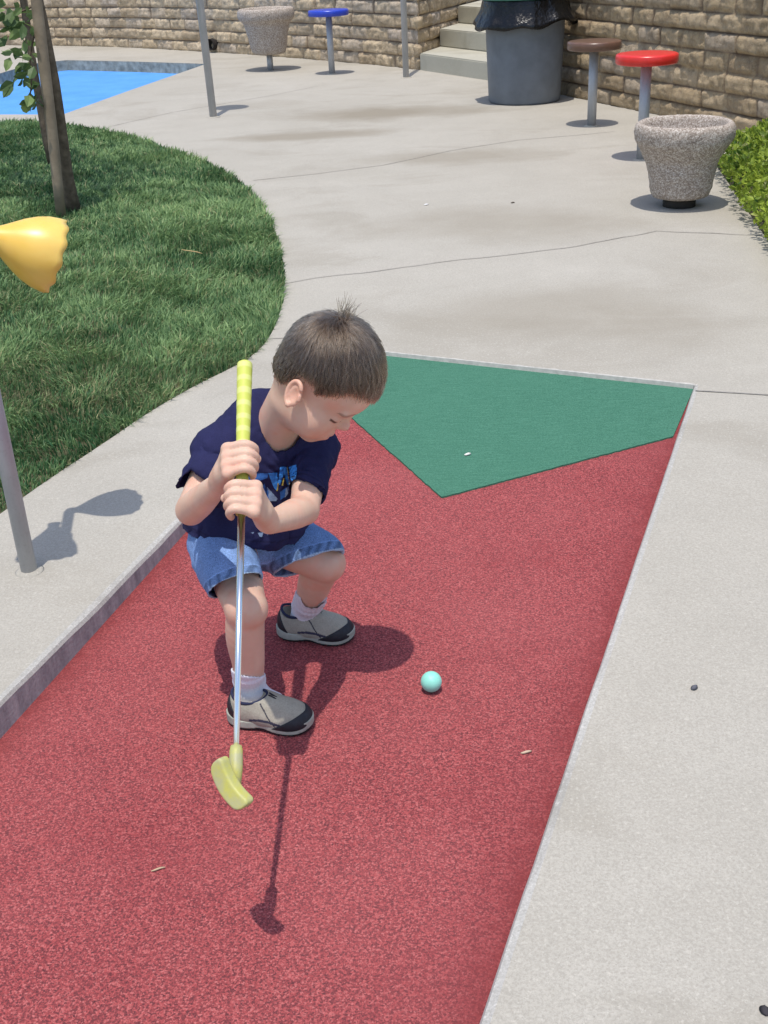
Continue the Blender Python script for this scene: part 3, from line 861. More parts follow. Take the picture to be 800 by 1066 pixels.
def scrap(px, py, L, W, ang, c, label, cat, name, z=0.006, h=0.004):
    p = g(px, py, z)
    t = np.linspace(-1, 1, 9); w = W * (1 - t ** 2) ** 0.5 + 0.0004
    x = t * L; y = 0.12 * L * np.sin(t * 2)
    zz = h * (0.3 + 0.5 * np.cos(t * 1.7))
    V = np.concatenate([np.stack([x, y + w, zz * 0.3], 1), np.stack([x, y, zz + 0.001], 1), np.stack([x, y - w, zz * 0.3], 1), np.stack([x, y, np.zeros(9)], 1)])
    F = []
    for k in range(4):
        for i in range(8):
            a, b = k * 9 + i, ((k + 1) % 4) * 9 + i
            F.append((a, b, b + 1, a + 1))
    o = mesh_obj(name, V, F, simple(name + '_tint', c, 0.9, 0.2)); o.location = (p[0], p[1], p[2] - 0.0005); o.rotation_euler = (0, 0, ang)
    tag(o, label, cat)
scrap(487, 473, 0.011, 0.007, 0.3, (0.72, 0.70, 0.64), 'tiny white petal lying on the green turf', 'petal', 'fallen_petal', 0.007, 0.006)
scrap(548, 783, 0.011, 0.0035, 0.1, (0.55, 0.42, 0.30), 'small dry tan leaf scrap on the red carpet near its edge', 'leaf', 'dry_leaf', 0.002)
scrap(165, 905, 0.012, 0.0014, 0.2, (0.50, 0.38, 0.25), 'thin dry grass stem on the red carpet below the putter', 'straw', 'dry_grass_stem', 0.002)
scrap(723, 716, 0.009, 0.006, 0.5, (0.12, 0.12, 0.14), 'flat dark pebble on the pale concrete beside the lane', 'pebble', 'dark_pebble', 0.018, 0.008)
scrap(797, 1052, 0.009, 0.008, 1.2, (0.05, 0.045, 0.05), 'dark blob of gum on the concrete at the picture corner', 'gum', 'chewing_gum', 0.018, 0.003)
scrap(534, 211, 0.012, 0.007, 0.2, (0.10, 0.08, 0.06), 'dark leaf speck on the concrete short of the planter', 'leaf', 'dark_leaf', 0.018, 0.006)
scrap(444, 213, 0.014, 0.012, 0.2, (0.75, 0.74, 0.72), 'white scrap on the concrete path behind the green turf', 'scrap', 'paper_scrap', 0.018, 0.006)
scrap(200, 262, 0.075, 0.0022, 2.3, (0.46, 0.33, 0.16), 'long dry tan twig lying on top of the lawn', 'twig', 'dry_twig', 0.06, 0.006)

# =================================================================== the boy: smooth-blended volumes, meshed as one skin
class Field:
    def __init__(s, lo, hi, h):
        s.lo = np.array(lo, float); s.h = h
        s.n = np.ceil((np.array(hi) - s.lo) / h).astype(int) + 1
        s.g = np.full(s.n, 1.0, np.float32)
    def sl(s, lo, hi):
        a = np.clip(np.floor((np.array(lo) - s.lo) / s.h).astype(int), 0, s.n - 1)
        b = np.clip(np.ceil((np.array(hi) - s.lo) / s.h).astype(int) + 1, 1, s.n)
        ax = [(s.lo[i] + s.h * np.arange(a[i], b[i])).astype(np.float32) for i in range(3)]
        return tuple(slice(a[i], b[i]) for i in range(3)), ax[0][:, None, None], ax[1][None, :, None], ax[2][None, None, :]
    def op(s, fn, lo, hi, k, mode='u'):
        m = k + 3 * s.h
        S, X, Y, Z = s.sl(np.array(lo) - m, np.array(hi) + m)
        d = fn(X, Y, Z); c = s.g[S]
        if mode == 'u':
            h = np.maximum(k - np.abs(c - d), 0) / max(k, 1e-6); s.g[S] = np.minimum(c, d) - h * h * k * 0.25
        elif mode == 's':
            d = -d; h = np.maximum(k - np.abs(c - d), 0) / max(k, 1e-6); s.g[S] = np.maximum(c, d) + h * h * k * 0.25
        elif mode == 'i':
            s.g[S] = np.maximum(c, d)
    def cap(s, a, b, ra, rb, k=0.01, mode='u'):
        a = np.array(a, float); b = np.array(b, float); ab = b - a; L2 = max(ab @ ab, 1e-9); R = max(ra, rb)
        def fn(X, Y, Z):
            x, y, z = X - a[0], Y - a[1], Z - a[2]
            t = np.clip((x * ab[0] + y * ab[1] + z * ab[2]) / L2, 0, 1)
            return np.sqrt((x - t * ab[0]) ** 2 + (y - t * ab[1]) ** 2 + (z - t * ab[2]) ** 2) - (ra + (rb - ra) * t)
        s.op(fn, np.minimum(a, b) - R, np.maximum(a, b) + R, k, mode)
    def chain(s, P, r, k=0.006, k0=None):
        P = np.array(P, float); r = np.array(r, float); n = len(P)
        if n > 2:                                   # run the limb along a smooth curve so that joints do not swell
            Q = []; q = []
            for i in range(n - 1):
                a, b = P[max(i - 1, 0)], P[min(i + 2, n - 1)]; c, d = r[max(i - 1, 0)], r[min(i + 2, n - 1)]
                for t in np.arange(0, 1, 0.2):
                    h = np.array([-0.5 * t + t * t - 0.5 * t ** 3, 1 - 2.5 * t * t + 1.5 * t ** 3, 0.5 * t + 2 * t * t - 1.5 * t ** 3, -0.5 * t * t + 0.5 * t ** 3])
                    Q.append(h[0] * a + h[1] * P[i] + h[2] * P[i + 1] + h[3] * b); q.append(h[0] * c + h[1] * r[i] + h[2] * r[i + 1] + h[3] * d)
            Q.append(P[-1]); q.append(r[-1]); P, r = np.array(Q), np.array(q)
        for i in range(len(P) - 1):
            s.cap(P[i], P[i + 1], r[i], r[i + 1], min(k, 0.0015) if i else (k if k0 is None else k0))
    def ell(s, c, A, r, k=0.01, mode='u'):
        c = np.array(c, float); A = np.array(A, float); r = np.array(r, float)
        ext = np.sqrt(((A * r[:, None]) ** 2).sum(0))
        def fn(X, Y, Z):
            x, y, z = X - c[0], Y - c[1], Z - c[2]
            q = [(x * A[i][0] + y * A[i][1] + z * A[i][2]) for i in range(3)]
            k0 = np.sqrt(sum((q[i] / r[i]) ** 2 for i in range(3))); k1 = np.sqrt(sum((q[i] / r[i] ** 2) ** 2 for i in range(3)))
            return np.where(k1 > 1e-6, k0 * (k0 - 1) / np.maximum(k1, 1e-6), -r.min())
        s.op(fn, c - ext, c + ext, k, mode)
    def half(s, p, n, lo, hi, mode='s'):
        """remove everything beyond the plane (p, n) inside a ball lo=centre, hi=radius"""
        p = np.array(p, float); n = np.array(n, float); n /= np.linalg.norm(n); c = np.array(lo, float); R = hi
        def fn(X, Y, Z):
            pl = -((X - p[0]) * n[0] + (Y - p[1]) * n[1] + (Z - p[2]) * n[2])
            b = np.sqrt((X - c[0]) ** 2 + (Y - c[1]) ** 2 + (Z - c[2]) ** 2) - R
            return np.maximum(pl, b)
        s.op(fn, c - R, c + R, 0.0, mode)
    def shell(s, t):
        s.g = np.maximum(s.g, -(s.g + t))
    def mesh(s, smooth=2):
        G = s.g; B = G < 0
        cnt = np.zeros(np.array(G.shape) - 1, np.uint8)
        for dx in (0, 1):
            for dy in (0, 1):
                for dz in (0, 1):
                    cnt += B[dx:B.shape[0] - 1 + dx, dy:B.shape[1] - 1 + dy, dz:B.shape[2] - 1 + dz]
        I = np.argwhere((cnt > 0) & (cnt < 8))
        idx = np.full(cnt.shape, -1, np.int32); idx[I[:, 0], I[:, 1], I[:, 2]] = np.arange(len(I))
        C = [(a, b, c) for a in (0, 1) for b in (0, 1) for c in (0, 1)]
        val = np.stack([G[I[:, 0] + a, I[:, 1] + b, I[:, 2] + c] for a, b, c in C], 1)
        acc = np.zeros((len(I), 3)); num = np.zeros(len(I))
        for i in range(8):
            for j in range(i + 1, 8):
                d = np.array(C[j]) - np.array(C[i])
                if np.abs(d).sum() != 1:
                    continue
                a, b = val[:, i], val[:, j]; m = (a < 0) != (b < 0)
                t = np.where(m, a / np.where(m, a - b, 1), 0)
                acc += (np.array(C[i]) + t[:, None] * d) * m[:, None]; num += m
        V = s.lo + (I + acc / num[:, None]) * s.h
        F = []
        for ax in range(3):
            u, v = [(1, 2), (2, 0), (0, 1)][ax]
            lo = [slice(None)] * 3; hi = [slice(None)] * 3; lo[ax] = slice(0, -1); hi[ax] = slice(1, None)
            E = np.argwhere(B[tuple(lo)] != B[tuple(hi)])
            ok = (E[:, u] > 0) & (E[:, v] > 0) & (E[:, u] < G.shape[u] - 1) & (E[:, v] < G.shape[v] - 1); E = E[ok]
            q = []
            for du, dv in ((0, 0), (-1, 0), (-1, -1), (0, -1)):
                e = E.copy(); e[:, u] += du; e[:, v] += dv; q.append(idx[e[:, 0], e[:, 1], e[:, 2]])
            q = np.stack(q, 1); ins = B[E[:, 0], E[:, 1], E[:, 2]]
            q[~ins] = q[~ins][:, ::-1]
            F.append(q)
        F = np.concatenate(F); F = F[(F >= 0).all(1)]
        for _ in range(smooth):
            S = np.zeros_like(V); n = np.zeros(len(V))
            for a, b in ((0, 1), (1, 2), (2, 3), (3, 0)):
                np.add.at(S, F[:, a], V[F[:, b]]); np.add.at(S, F[:, b], V[F[:, a]])
                n += np.bincount(F[:, a], minlength=len(V)) + np.bincount(F[:, b], minlength=len(V))
            V = V * 0.5 + 0.5 * S / np.maximum(n, 1)[:, None]
        return V, F

def unit(v):
    v = np.array(v, float); return v / np.linalg.norm(v)
def vnormals(V, F):
    N = np.zeros_like(V); fn = np.cross(V[F[:, 2]] - V[F[:, 0]], V[F[:, 3]] - V[F[:, 1]])
    for k in range(4):
        np.add.at(N, F[:, k], fn)
    return N / (np.linalg.norm(N, axis=1)[:, None] + 1e-12)
def pdir(px, py, dx, dy, dc=0.0):
    """a direction given by right / down of the photo and towards the viewer, at a pixel"""
    c = unit(-ray(px, py)); r = unit(RW[:, 0] - c * (RW[:, 0] @ c)); u = np.cross(c, r)
    return unit(r * dx - u * dy + c * dc)

# ---- skeleton
PA = at(246, 785, 1.335); PB = at(255, 381, 1.90)          # putter: hosel top, grip end
SA = unit(PB - PA); PLEN = np.linalg.norm(PB - PA)
SW = unit(np.array([1.0, 0, 0]) - SA * SA[0]); SV = np.cross(SW, SA)     # beside the shaft, and off it towards the viewer
def sh(t, w=0.0, v=0.0, a=0.0):
    return PA + SA * (t * PLEN + a) + SW * w + SV * v
J = dict(Rsh=at(229, 470, 2.00), Lsh=at(327, 466, 2.075), Rel=at(199, 531, 1.90), Rwr=at(229, 503, 1.785),
         Lel=at(317, 531, 1.91), Lwr=at(280, 545, 1.765), neck=at(282, 438, 2.065), pelv=at(255, 556, 2.09),
         Rhip=at(236, 566, 2.05), Lhip=at(283, 556, 2.11), Rkn=at(256, 633, 1.865), Lkn=at(339, 586, 2.085),
         Ran=g(260, 716, 0.058), Lan=g(317, 637, 0.058), head=at(321, 397, 1.975))
HK = 1.115                                               # head size against the measures below
HC = J['head']
_c = unit(-ray(321, 397)); _r = unit(RW[:, 0] - _c * (RW[:, 0] @ _c)); _u = np.cross(_c, _r)
HF = unit(0.742 * _r - 0.668 * _u + 0.06 * _c); HU = 0.609 * _r + 0.703 * _u + 0.368 * _c; HU = unit(HU - HF * (HU @ HF)); HS = np.cross(HF, HU)
HA = np.array([HS, HF, HU])
def hd(s, f, u):
    return HC + HK * (HS * s + HF * f + HU * u)
TU = unit(J['neck'] - J['pelv']); TR = unit(J['Rsh'] - J['Lsh']); TR = unit(TR - TU * (TR @ TU)); TF = np.cross(TU, TR)
TA = np.array([TR, TF, TU])
def lerp(a, b, t):
    return a + (b - a) * t
def tp(t, r=0, f=0):
    return lerp(J['pelv'], J['neck'], t) + TR * r + TF * f

# ---- body
B = Field((-0.45, 1.62, -0.002), (0.07, 2.27, 0.85), 0.00205)
# trunk
B.ell(tp(0.05), TA, (0.082, 0.066, 0.07), 0.03); B.ell(tp(0.36), TA, (0.080, 0.066, 0.085), 0.04)
B.ell(tp(0.70), TA, (0.090, 0.062, 0.085), 0.04); B.ell(tp(0.88, 0, 0.005), TA, (0.078, 0.052, 0.05), 0.03)
B.cap(J['Rsh'] - TR * 0.006, tp(0.93, 0.02), 0.033, 0.037, 0.025); B.cap(J['Lsh'] + TR * 0.006, tp(0.93, -0.02), 0.033, 0.037, 0.025)
# neck and head
B.cap(tp(0.95, -0.004, 0.010), hd(0, -0.004, -0.020), 0.037, 0.040, 0.02)
B.cap(tp(0.90, 0, 0.02), hd(0, -0.004, -0.045), 0.036, 0.036, 0.02)
H = lambda c, r, k=0.012, mode='u': B.ell(hd(*c), HA, np.array(r) * HK, k, mode)
H((0, 0.013, 0.044), (0.071, 0.079, 0.078), 0.02); H((0, 0.045, 0.039), (0.058, 0.053, 0.050), 0.02)
H((0, -0.010, 0.003), (0.050, 0.047, 0.045), 0.02)
H((0, 0.031, -0.020), (0.058, 0.054, 0.052), 0.02); H((0, 0.027, -0.046), (0.043, 0.044, 0.030), 0.018)
H((0, 0.058, -0.0665), (0.015, 0.0135, 0.0125), 0.018)
for s_ in (1, -1):
    H((s_ * 0.033, 0.047, -0.034), (0.025, 0.026, 0.026), 0.02)
    H((s_ * 0.029, 0.0905, 0.002), (0.017, 0.013, 0.009), 0.014, 's')
    H((s_ * 0.029, 0.0700, -0.001), (0.0135, 0.0128, 0.0115), 0.004)           # closed lids over the eyeball
    H((s_ * 0.028, 0.0800, 0.0145), (0.018, 0.0075, 0.0055), 0.012)           # brow
    H((s_ * 0.028, 0.0840, -0.0072), (0.0125, 0.0035, 0.0011), 0.002, 's')    # crease under the lashes
    H((s_ * 0.0085, 0.0830, -0.0195), (0.0066, 0.0075, 0.0058), 0.005)
    H((s_ * 0.0050, 0.0905, -0.0255), (0.0026, 0.0035, 0.0026), 0.002, 's')
B.cap(hd(0, 0.079, 0.010), hd(0, 0.0895, -0.012), 0.0075, 0.0082, 0.012)
H((0, 0.0925, -0.0155), (0.0088, 0.0082, 0.0076), 0.006)
H((0, 0.068, -0.044), (0.024, 0.016, 0.018), 0.014)
H((0, 0.0815, -0.0405), (0.0145, 0.0072, 0.0048), 0.004); H((0, 0.0785, -0.0515), (0.0125, 0.0072, 0.0052), 0.004)
H((0, 0.0885, -0.0462), (0.019, 0.0125, 0.0012), 0.0018, 's')
# ears
for s_ in (1, -1):
    ea = unit(HF * 0.86 * 1 - HS * s_ * -0.45); en = unit(HS * s_ * 0.88 - HF * 0.45); eu = unit(np.cross(en, ea)) ; eu = eu if eu @ HU > 0 else -eu
    eu = unit(eu * 0.90 - ea * 0.42); ea = unit(np.cross(eu, en)); ea = ea if ea @ HF > 0 else -ea
    ec = hd(s_ * 0.0745, 0.002, -0.001)
    B.ell(ec, np.array([ea, en, eu]), (0.0150, 0.0050, 0.0235), 0.006)
    ring = []
    for q in np.linspace(-35, 250, 16):
        q = math.radians(q); sx = math.cos(q) * (-1)
        ring.append(ec + ea * (-0.0155 * math.cos(q - 1.1)) * 1.0 + eu * (0.0235 * math.sin(q - 1.1 + 0.9) ) * 1.0 + en * 0.0042)
    el = [ec + ea * (0.0150 * math.sin(math.radians(p_))) + eu * (0.0225 * math.cos(math.radians(p_))) + en * 0.004 for p_ in np.linspace(62, -165, 16)]
    B.chain(el, [0.0030] + [0.0036] * 13 + [0.0042, 0.0052], 0.003)
    B.ell(ec + en * 0.0065 + ea * 0.002 - eu * 0.002, np.array([ea, en, eu]), (0.0085, 0.0062, 0.0135), 0.003, 's')
    B.cap(ec + ea * 0.0125 - eu * 0.007 + en * 0.001, ec + ea * 0.0125 - eu * 0.001 + en * 0.002, 0.0038, 0.0032, 0.004)
# arms
def arm(shd, el, wr, palm):
    B.chain([shd, lerp(shd, el, 0.5), el], [0.034, 0.031, 0.0270], 0.012)
    B.chain([el, lerp(el, wr, 0.28), lerp(el, wr, 0.65), wr], [0.0272, 0.0278, 0.0232, 0.0185], 0.006)
arm(J['Rsh'], J['Rel'], J['Rwr'], None); arm(J['Lsh'], J['Lel'], J['Lwr'], None)
# hands closed round the grip
def hand(t0, s_, wr, thumb):
    """s_ = -1: knuckles on the picture-left side of the shaft, +1 on the other"""
    offs = (0.0242, 0.0079, -0.0082, -0.0232)
    ln = (1.0, 1.05, 1.0, 0.86)
    mcps = []
    for i, (a, l) in enumerate(zip(offs, ln)):
        tilt = -0.12 * a
        m = sh(t0, s_ * (0.0245 - 0.003 * (i == 3)), 0.0105, a * 1.02)
        p = sh(t0, s_ * -0.0060 * l, 0.0255 * (0.94 + 0.06 * l), a * 0.97 - 0.0012)
        d = sh(t0, s_ * -0.0205 * l, 0.0135, a * 0.95 - 0.0015)
        e = sh(t0, s_ * -0.0195 * l, -0.0035, a * 0.93 - 0.001)
        mcps.append(m)
        r = 0.0076 if i < 3 else 0.0068
        B.chain([m, p, d, e], [r * 1.10, r * 1.0, r * 0.94, r * 0.86], 0.0022, 0.004)
    for i, m in enumerate(mcps):
        B.cap(m, lerp(wr, m, 0.12), 0.0092, 0.0160, 0.008)
    pc_ = lerp(sum(mcps) / 4, wr, 0.45)
    B.cap(pc_ - SV * 0.004, lerp(wr, pc_, 0.4), 0.017, 0.018, 0.010)
    B.chain([lerp(wr, pc_, 0.25) - SV * 0.006] + [sh(t0, *q) for q in thumb], [0.0135, 0.0112, 0.0090, 0.0078], 0.004, 0.010)
T_R, T_L = 0.712, 0.604
hand(T_R, -1, J['Rwr'], [(-0.020, -0.013, 0.006), (0.004, -0.0205, 0.014), (0.0225, -0.0075, 0.0135)])
hand(T_L, 1, J['Lwr'], [(0.020, -0.012, 0.004), (-0.004, -0.0205, 0.013), (-0.0285, -0.0095, 0.0165)])
# legs
def leg(hip, kn, an, toe):
    B.chain([hip, lerp(hip, kn, 0.5), kn], [0.056, 0.050, 0.0385], 0.02)
    bk = unit(an - kn); fwd = unit(toe - bk * (toe @ bk))
    B.chain([kn, lerp(kn, an, 0.34) - fwd * 0.004, lerp(kn, an, 0.68), an], [0.0360, 0.0370, 0.0315, 0.0265], 0.010)
    B.ell(kn + fwd * 0.010, np.eye(3), (0.0275, 0.0275, 0.030), 0.016)
    B.cap(an - [0, 0, 0.012], an + toe * 0.06 - [0, 0, 0.030], 0.024, 0.016, 0.015)
RT = unit(g(322, 765)[:2] - g(243, 755)[:2]); RT = np.array([RT[0], RT[1], 0]); LT = unit(g(366, 672)[:2] - g(290, 665)[:2]); LT = np.array([LT[0], LT[1], 0])
leg(J['Rhip'], J['Rkn'], J['Ran'], RT); leg(J['Lhip'], J['Lkn'], J['Lan'], LT)
BV, BF = B.mesh(2)
del B
# pigment
L_ = (BV - HC) @ HA.T / HK
s_, f_, u_ = L_[:, 0], L_[:, 1], L_[:, 2]
base = np.array([0.66, 0.445, 0.335])
pig = np.repeat(base[None], len(BV), 0)
pig *= (1 + 0.07 * fnoise(BV, 22, 3, 3))[:, None]; pig *= 1 + np.clip(fnoise(BV, 34, 9, 3), 0, 1)[:, None] * np.array([0.03, -0.13, -0.16])
def blend(m, c):
    global pig
    pig = pig * (1 - m[:, None]) + np.array(c) * m[:, None]
near = np.linalg.norm(L_, axis=1) < 0.16
gs = lambda c, r: np.exp(-(((s_ - c[0]) / r[0]) ** 2 + ((f_ - c[1]) / r[1]) ** 2 + ((u_ - c[2]) / r[2]) ** 2)) * near
for q in (1, -1):
    blend(0.40 * gs((q * 0.045, 0.06, -0.03), (0.022, 0.03, 0.02)), (0.62, 0.30, 0.22))
    blend(0.50 * gs((q * 0.078, 0.0, 0.0), (0.014, 0.03, 0.035)), (0.60, 0.27, 0.19))
    arc = np.abs(u_ + 0.0080 - 0.0015 * ((s_ * q - 0.029) / 0.013) ** 2)
    lash = (np.abs(s_ * q - 0.0295) < 0.0145) * (f_ > 0.05) * sst(-arc, -0.0030, -0.0014)
    blend(np.clip(lash * 0.92 * near, 0, 1), (0.035, 0.02, 0.014))
    br_ = np.abs(u_ - 0.0185 + 0.22 * np.abs(s_ * q - 0.026)) 
    blend((np.abs(s_ * q - 0.028) < 0.020) * (f_ > 0.05) * sst(-br_, -0.0042, -0.0015) * 0.62 * near, (0.16, 0.09, 0.055))
blend(0.8 * gs((0, 0.085, -0.0405), (0.013, 0.012, 0.0036)), (0.55, 0.22, 0.18))
blend(0.8 * gs((0, 0.082, -0.0515), (0.012, 0.012, 0.0042)), (0.56, 0.22, 0.18))
blend(0.25 * gs((0, 0.095, -0.016), (0.012, 0.012, 0.01)), (0.64, 0.32, 0.24))
for t0 in (T_R, T_L):                                   # pinker knuckles and finger ends
    q = BV - sh(t0); w_ = q @ SW; v_ = q @ SV; a_ = q @ SA
    blend(0.40 * np.exp(-(a_ / 0.035) ** 2) * np.exp(-((v_ - 0.004) / 0.03) ** 2) * np.exp(-((np.abs(w_) - 0.024) / 0.010) ** 2), (0.64, 0.29, 0.21))
for n_ in ('Rkn', 'Lkn', 'Rel', 'Lel'):
    blend(0.30 * np.exp(-(np.linalg.norm(BV - J[n_], axis=1) / 0.045) ** 4), (0.58, 0.31, 0.22))
m = Mat('child_skin')
c = m.attr('pigment')
c = m.mix(m.ramp(m.noise(55, 4), [(0.3, 0.16), (0.7, 0.0)]), c, (0.52, 0.27, 0.19))
m.color(c).rough(m.ramp(m.noise(40, 3), [(0.3, 0.42), (0.7, 0.58)]), 0.4)
m.b.inputs['Subsurface Weight'].default_value = 0.22; m.b.inputs['Subsurface Radius'].default_value = (0.006, 0.0025, 0.0014); m.b.inputs['Subsurface Scale'].default_value = 1.0
m.bump(m.noise(420, 3), 0.22, 0.0008)
person = mesh_obj('person', BV, BF, m.m); vattr(person, 'pigment', pig)
tag(person, 'small boy in navy shirt and denim shorts crouching over a yellow putter', 'person')

# ---- clothing
def cloth(name, base, var, weave, spec=0.15, attr=True, rough=0.9, bstr=0.25):
    m = Mat(name)
    c = m.mix(m.ramp(m.noise(weave, 2, 0.7), [(0.3, 0.0), (0.7, 1.0)]), tuple(x * (1 - var) for x in base), tuple(x * (1 + var) for x in base))
    if attr:
        c = m.mix(1.0, c, m.attr('pigment'), 'MULTIPLY')
    m.color(c).rough(rough, spec).bump(m.noise(weave, 2, 0.7), bstr, 0.0008)
    m.b.inputs['Sheen Weight'].default_value = 0.0; m.b.inputs['Sheen Roughness'].default_value = 0.5
    return m

# T-shirt
S_ = Field((-0.46, 1.80, 0.20), (0.04, 2.30, 0.72), 0.0025)
S_.ell(tp(0.86, 0, -0.002), TA, (0.100, 0.070, 0.065), 0.03)
S_.ell(tp(0.62, 0, 0.006), TA, (0.108, 0.086, 0.095), 0.04)
S_.ell(tp(0.30, 0.004, 0.008), TA, (0.118, 0.098, 0.11), 0.05)
S_.ell(tp(0.06, 0.006, 0.004), TA, (0.124, 0.104, 0.11), 0.05)
S_.cap(tp(1.05, 0.035, -0.016), tp(1.06, -0.040, -0.016), 0.035, 0.035, 0.03)
S_.cap(J['Rsh'] + TU * -0.004, tp(0.95, 0.015), 0.046, 0.052, 0.03); S_.cap(J['Lsh'] + TU * -0.004, tp(0.95, -0.015), 0.046, 0.052, 0.03)
rhem_p = at(211, 483, 1.945); lhem_p = at(321, 507, 1.945)
S_.chain([J['Rsh'], lerp(J['Rsh'], J['Rel'], 0.5) , lerp(J['Rsh'], J['Rel'], 1.25)], [0.045, 0.045, 0.046], 0.03)
S_.chain([J['Lsh'], lerp(J['Lsh'], J['Lel'], 0.5), lerp(J['Lsh'], J['Lel'], 1.2)], [0.043, 0.038, 0.035], 0.03)
solid = S_.g.copy()
S_.shell(0.0045)
rn = pdir(207, 497, 31, 44, 22); ln_ = pdir(321, 507, -12, 24, 12)
S_.half(rhem_p, rn, J['Rel'] + TR * 0.035 - TU * 0.01, 0.092)
S_.half(lhem_p, ln_, lerp(J['Lsh'], J['Lel'], 1.05), 0.075)
hem_p = tp(0.05, 0, 0); hem_n = unit(-TU + 0.30 * TF)
S_.half(hem_p, hem_n, tp(-0.15), 0.22)
nk = tp(1.02, 0.0, 0.022); 
S_.cap(tp(0.945, -0.004, 0.032), hd(0, -0.002, -0.030), 0.041, 0.044, 0.0, 's'); S_.cap(hd(0, -0.002, -0.030), hd(0, 0, 0.06), 0.044, 0.09, 0.0, 's')
S_.cap(tp(0.925, 0.006, 0.085), tp(1.05, 0, 0.06), 0.012, 0.038, 0.006, 's')
SVt, SF = S_.mesh(4)
# folds
N = vnormals(SVt, SF)
def away(p, seed, amp, freq, reach):
    d = SVt - p; r = np.linalg.norm(d, axis=1); dn_ = d / (r[:, None] + 1e-6)
    return amp * np.exp(-(r / reach) ** 2) * vnoise(np.c_[dn_ * freq, ], 1.0, seed)
q = (SVt - J['pelv']) @ TA.T
fold = 0.0045 * vnoise(np.c_[q[:, 0] * 26, q[:, 1] * 26, q[:, 2] * 7], 1.0, 5) + 0.0035 * vnoise(np.c_[q[:, 0] * 14 + q[:, 2] * 18, q[:, 1] * 14, q[:, 2] * 20 - q[:, 0] * 9], 1.0, 9) + 0.0014 * fnoise(SVt, 60, 4, 2)
fold += away(lerp(J['Rsh'], J['Rel'], 0.55) - TR * 0.04, 3, 0.006, 4.5, 0.07) + away(lerp(J['Lsh'], J['Lel'], 0.5) + TR * 0.04, 6, 0.006, 4.5, 0.07)
lowb = sst((SVt - J['pelv']) @ TU, 0.16, 0.02)
fold *= 1.35 + 0.6 * lowb
fold *= 1 - 0.90 * np.exp(-(np.linalg.norm(SVt - tp(0.62, -0.03, 0.09), axis=1) / 0.06) ** 2)
SVt = SVt + N * fold[:, None]
pg_ = np.ones((len(SVt), 3)) * (1 + 0.12 * fnoise(SVt, 18, 2)[:, None])
def band(p, n, w, mask):
    d = -((SVt - p) @ unit(n)); return (d > w - 0.0012) * (d < w + 0.0012) * mask
shd_ = np.linalg.norm(SVt - lerp(J['Rsh'], J['Rel'], 1.0), axis=1) < 0.085
shl_ = np.linalg.norm(SVt - lerp(J['Lsh'], J['Lel'], 1.0), axis=1) < 0.075
for b_ in (band(rhem_p, rn, 0.016, shd_), band(lhem_p, ln_, 0.016, shl_), band(hem_p, hem_n, 0.018, np.ones(len(SVt), bool))):
    pg_ *= (1 - 0.35 * b_)[:, None]
shirt = mesh_obj('shirt', SVt, SF, cloth('navy_jersey', (0.020, 0.021, 0.068), 0.25, 700).m, person); vattr(shirt, 'pigment', pg_)
# printed lettering on the chest, laid on the cloth
dg_v = [Vector(v) for v in SVt.tolist()]
bvh = BVHTree.FromPolygons(dg_v, SF.tolist())
def Z1(pts):
    return [(255 + x / 10.66, 465 + y / 10.66) for x, y in pts]
BLUE = (0.045, 0.26, 0.70); DBLUE = (0.02, 0.10, 0.33); GOLD = (0.42, 0.33, 0.06); ICE = (0.20, 0.28, 0.42)
prints = [(Z1([(262, 292), (360, 288), (366, 400), (355, 486), (332, 470), (292, 385)]), BLUE),
          (Z1([(392, 225), (440, 222), (424, 330), (392, 425), (366, 412)]), BLUE), (Z1([(440, 222), (470, 228), (502, 425), (470, 425), (432, 300)]), BLUE),
          (Z1([(490, 228), (575, 200), (582, 300), (533, 425), (508, 330)]), BLUE),
          (Z1([(-40, 330), (180, 292), (262, 292), (250, 345), (180, 372), (-40, 420)]), DBLUE),
          (Z1([(462, 222), (474, 222), (506, 425), (494, 425)]), GOLD), (Z1([(428, 345), (440, 350), (424, 428), (408, 428)]), GOLD), (Z1([(362, 400), (374, 400), (364, 490), (350, 488)]), GOLD),
          (Z1([(182, 450), (222, 400), (238, 600), (188, 612)]), DBLUE), (Z1([(246, 440), (362, 575), (345, 602), (268, 602)]), ICE), (Z1([(240, 440), (262, 500), (262, 600), (240, 600)]), DBLUE),
          (Z1([(388, 500), (480, 432), (490, 470), (432, 560), (392, 590)]), DBLUE), (Z1([(452, 462), (482, 440), (474, 520), (440, 565)]), ICE),
          (Z1([(140, 950), (205, 950), (190, 1000), (165, 1000)]), ICE), (Z1([(238, 945), (262, 945), (250, 985)]), ICE), (Z1([(305, 940), (320, 940), (316, 970)]), GOLD), (Z1([(60, 950), (100, 945), (90, 965)]), ICE)]
PV = []; PF = []; PC = []
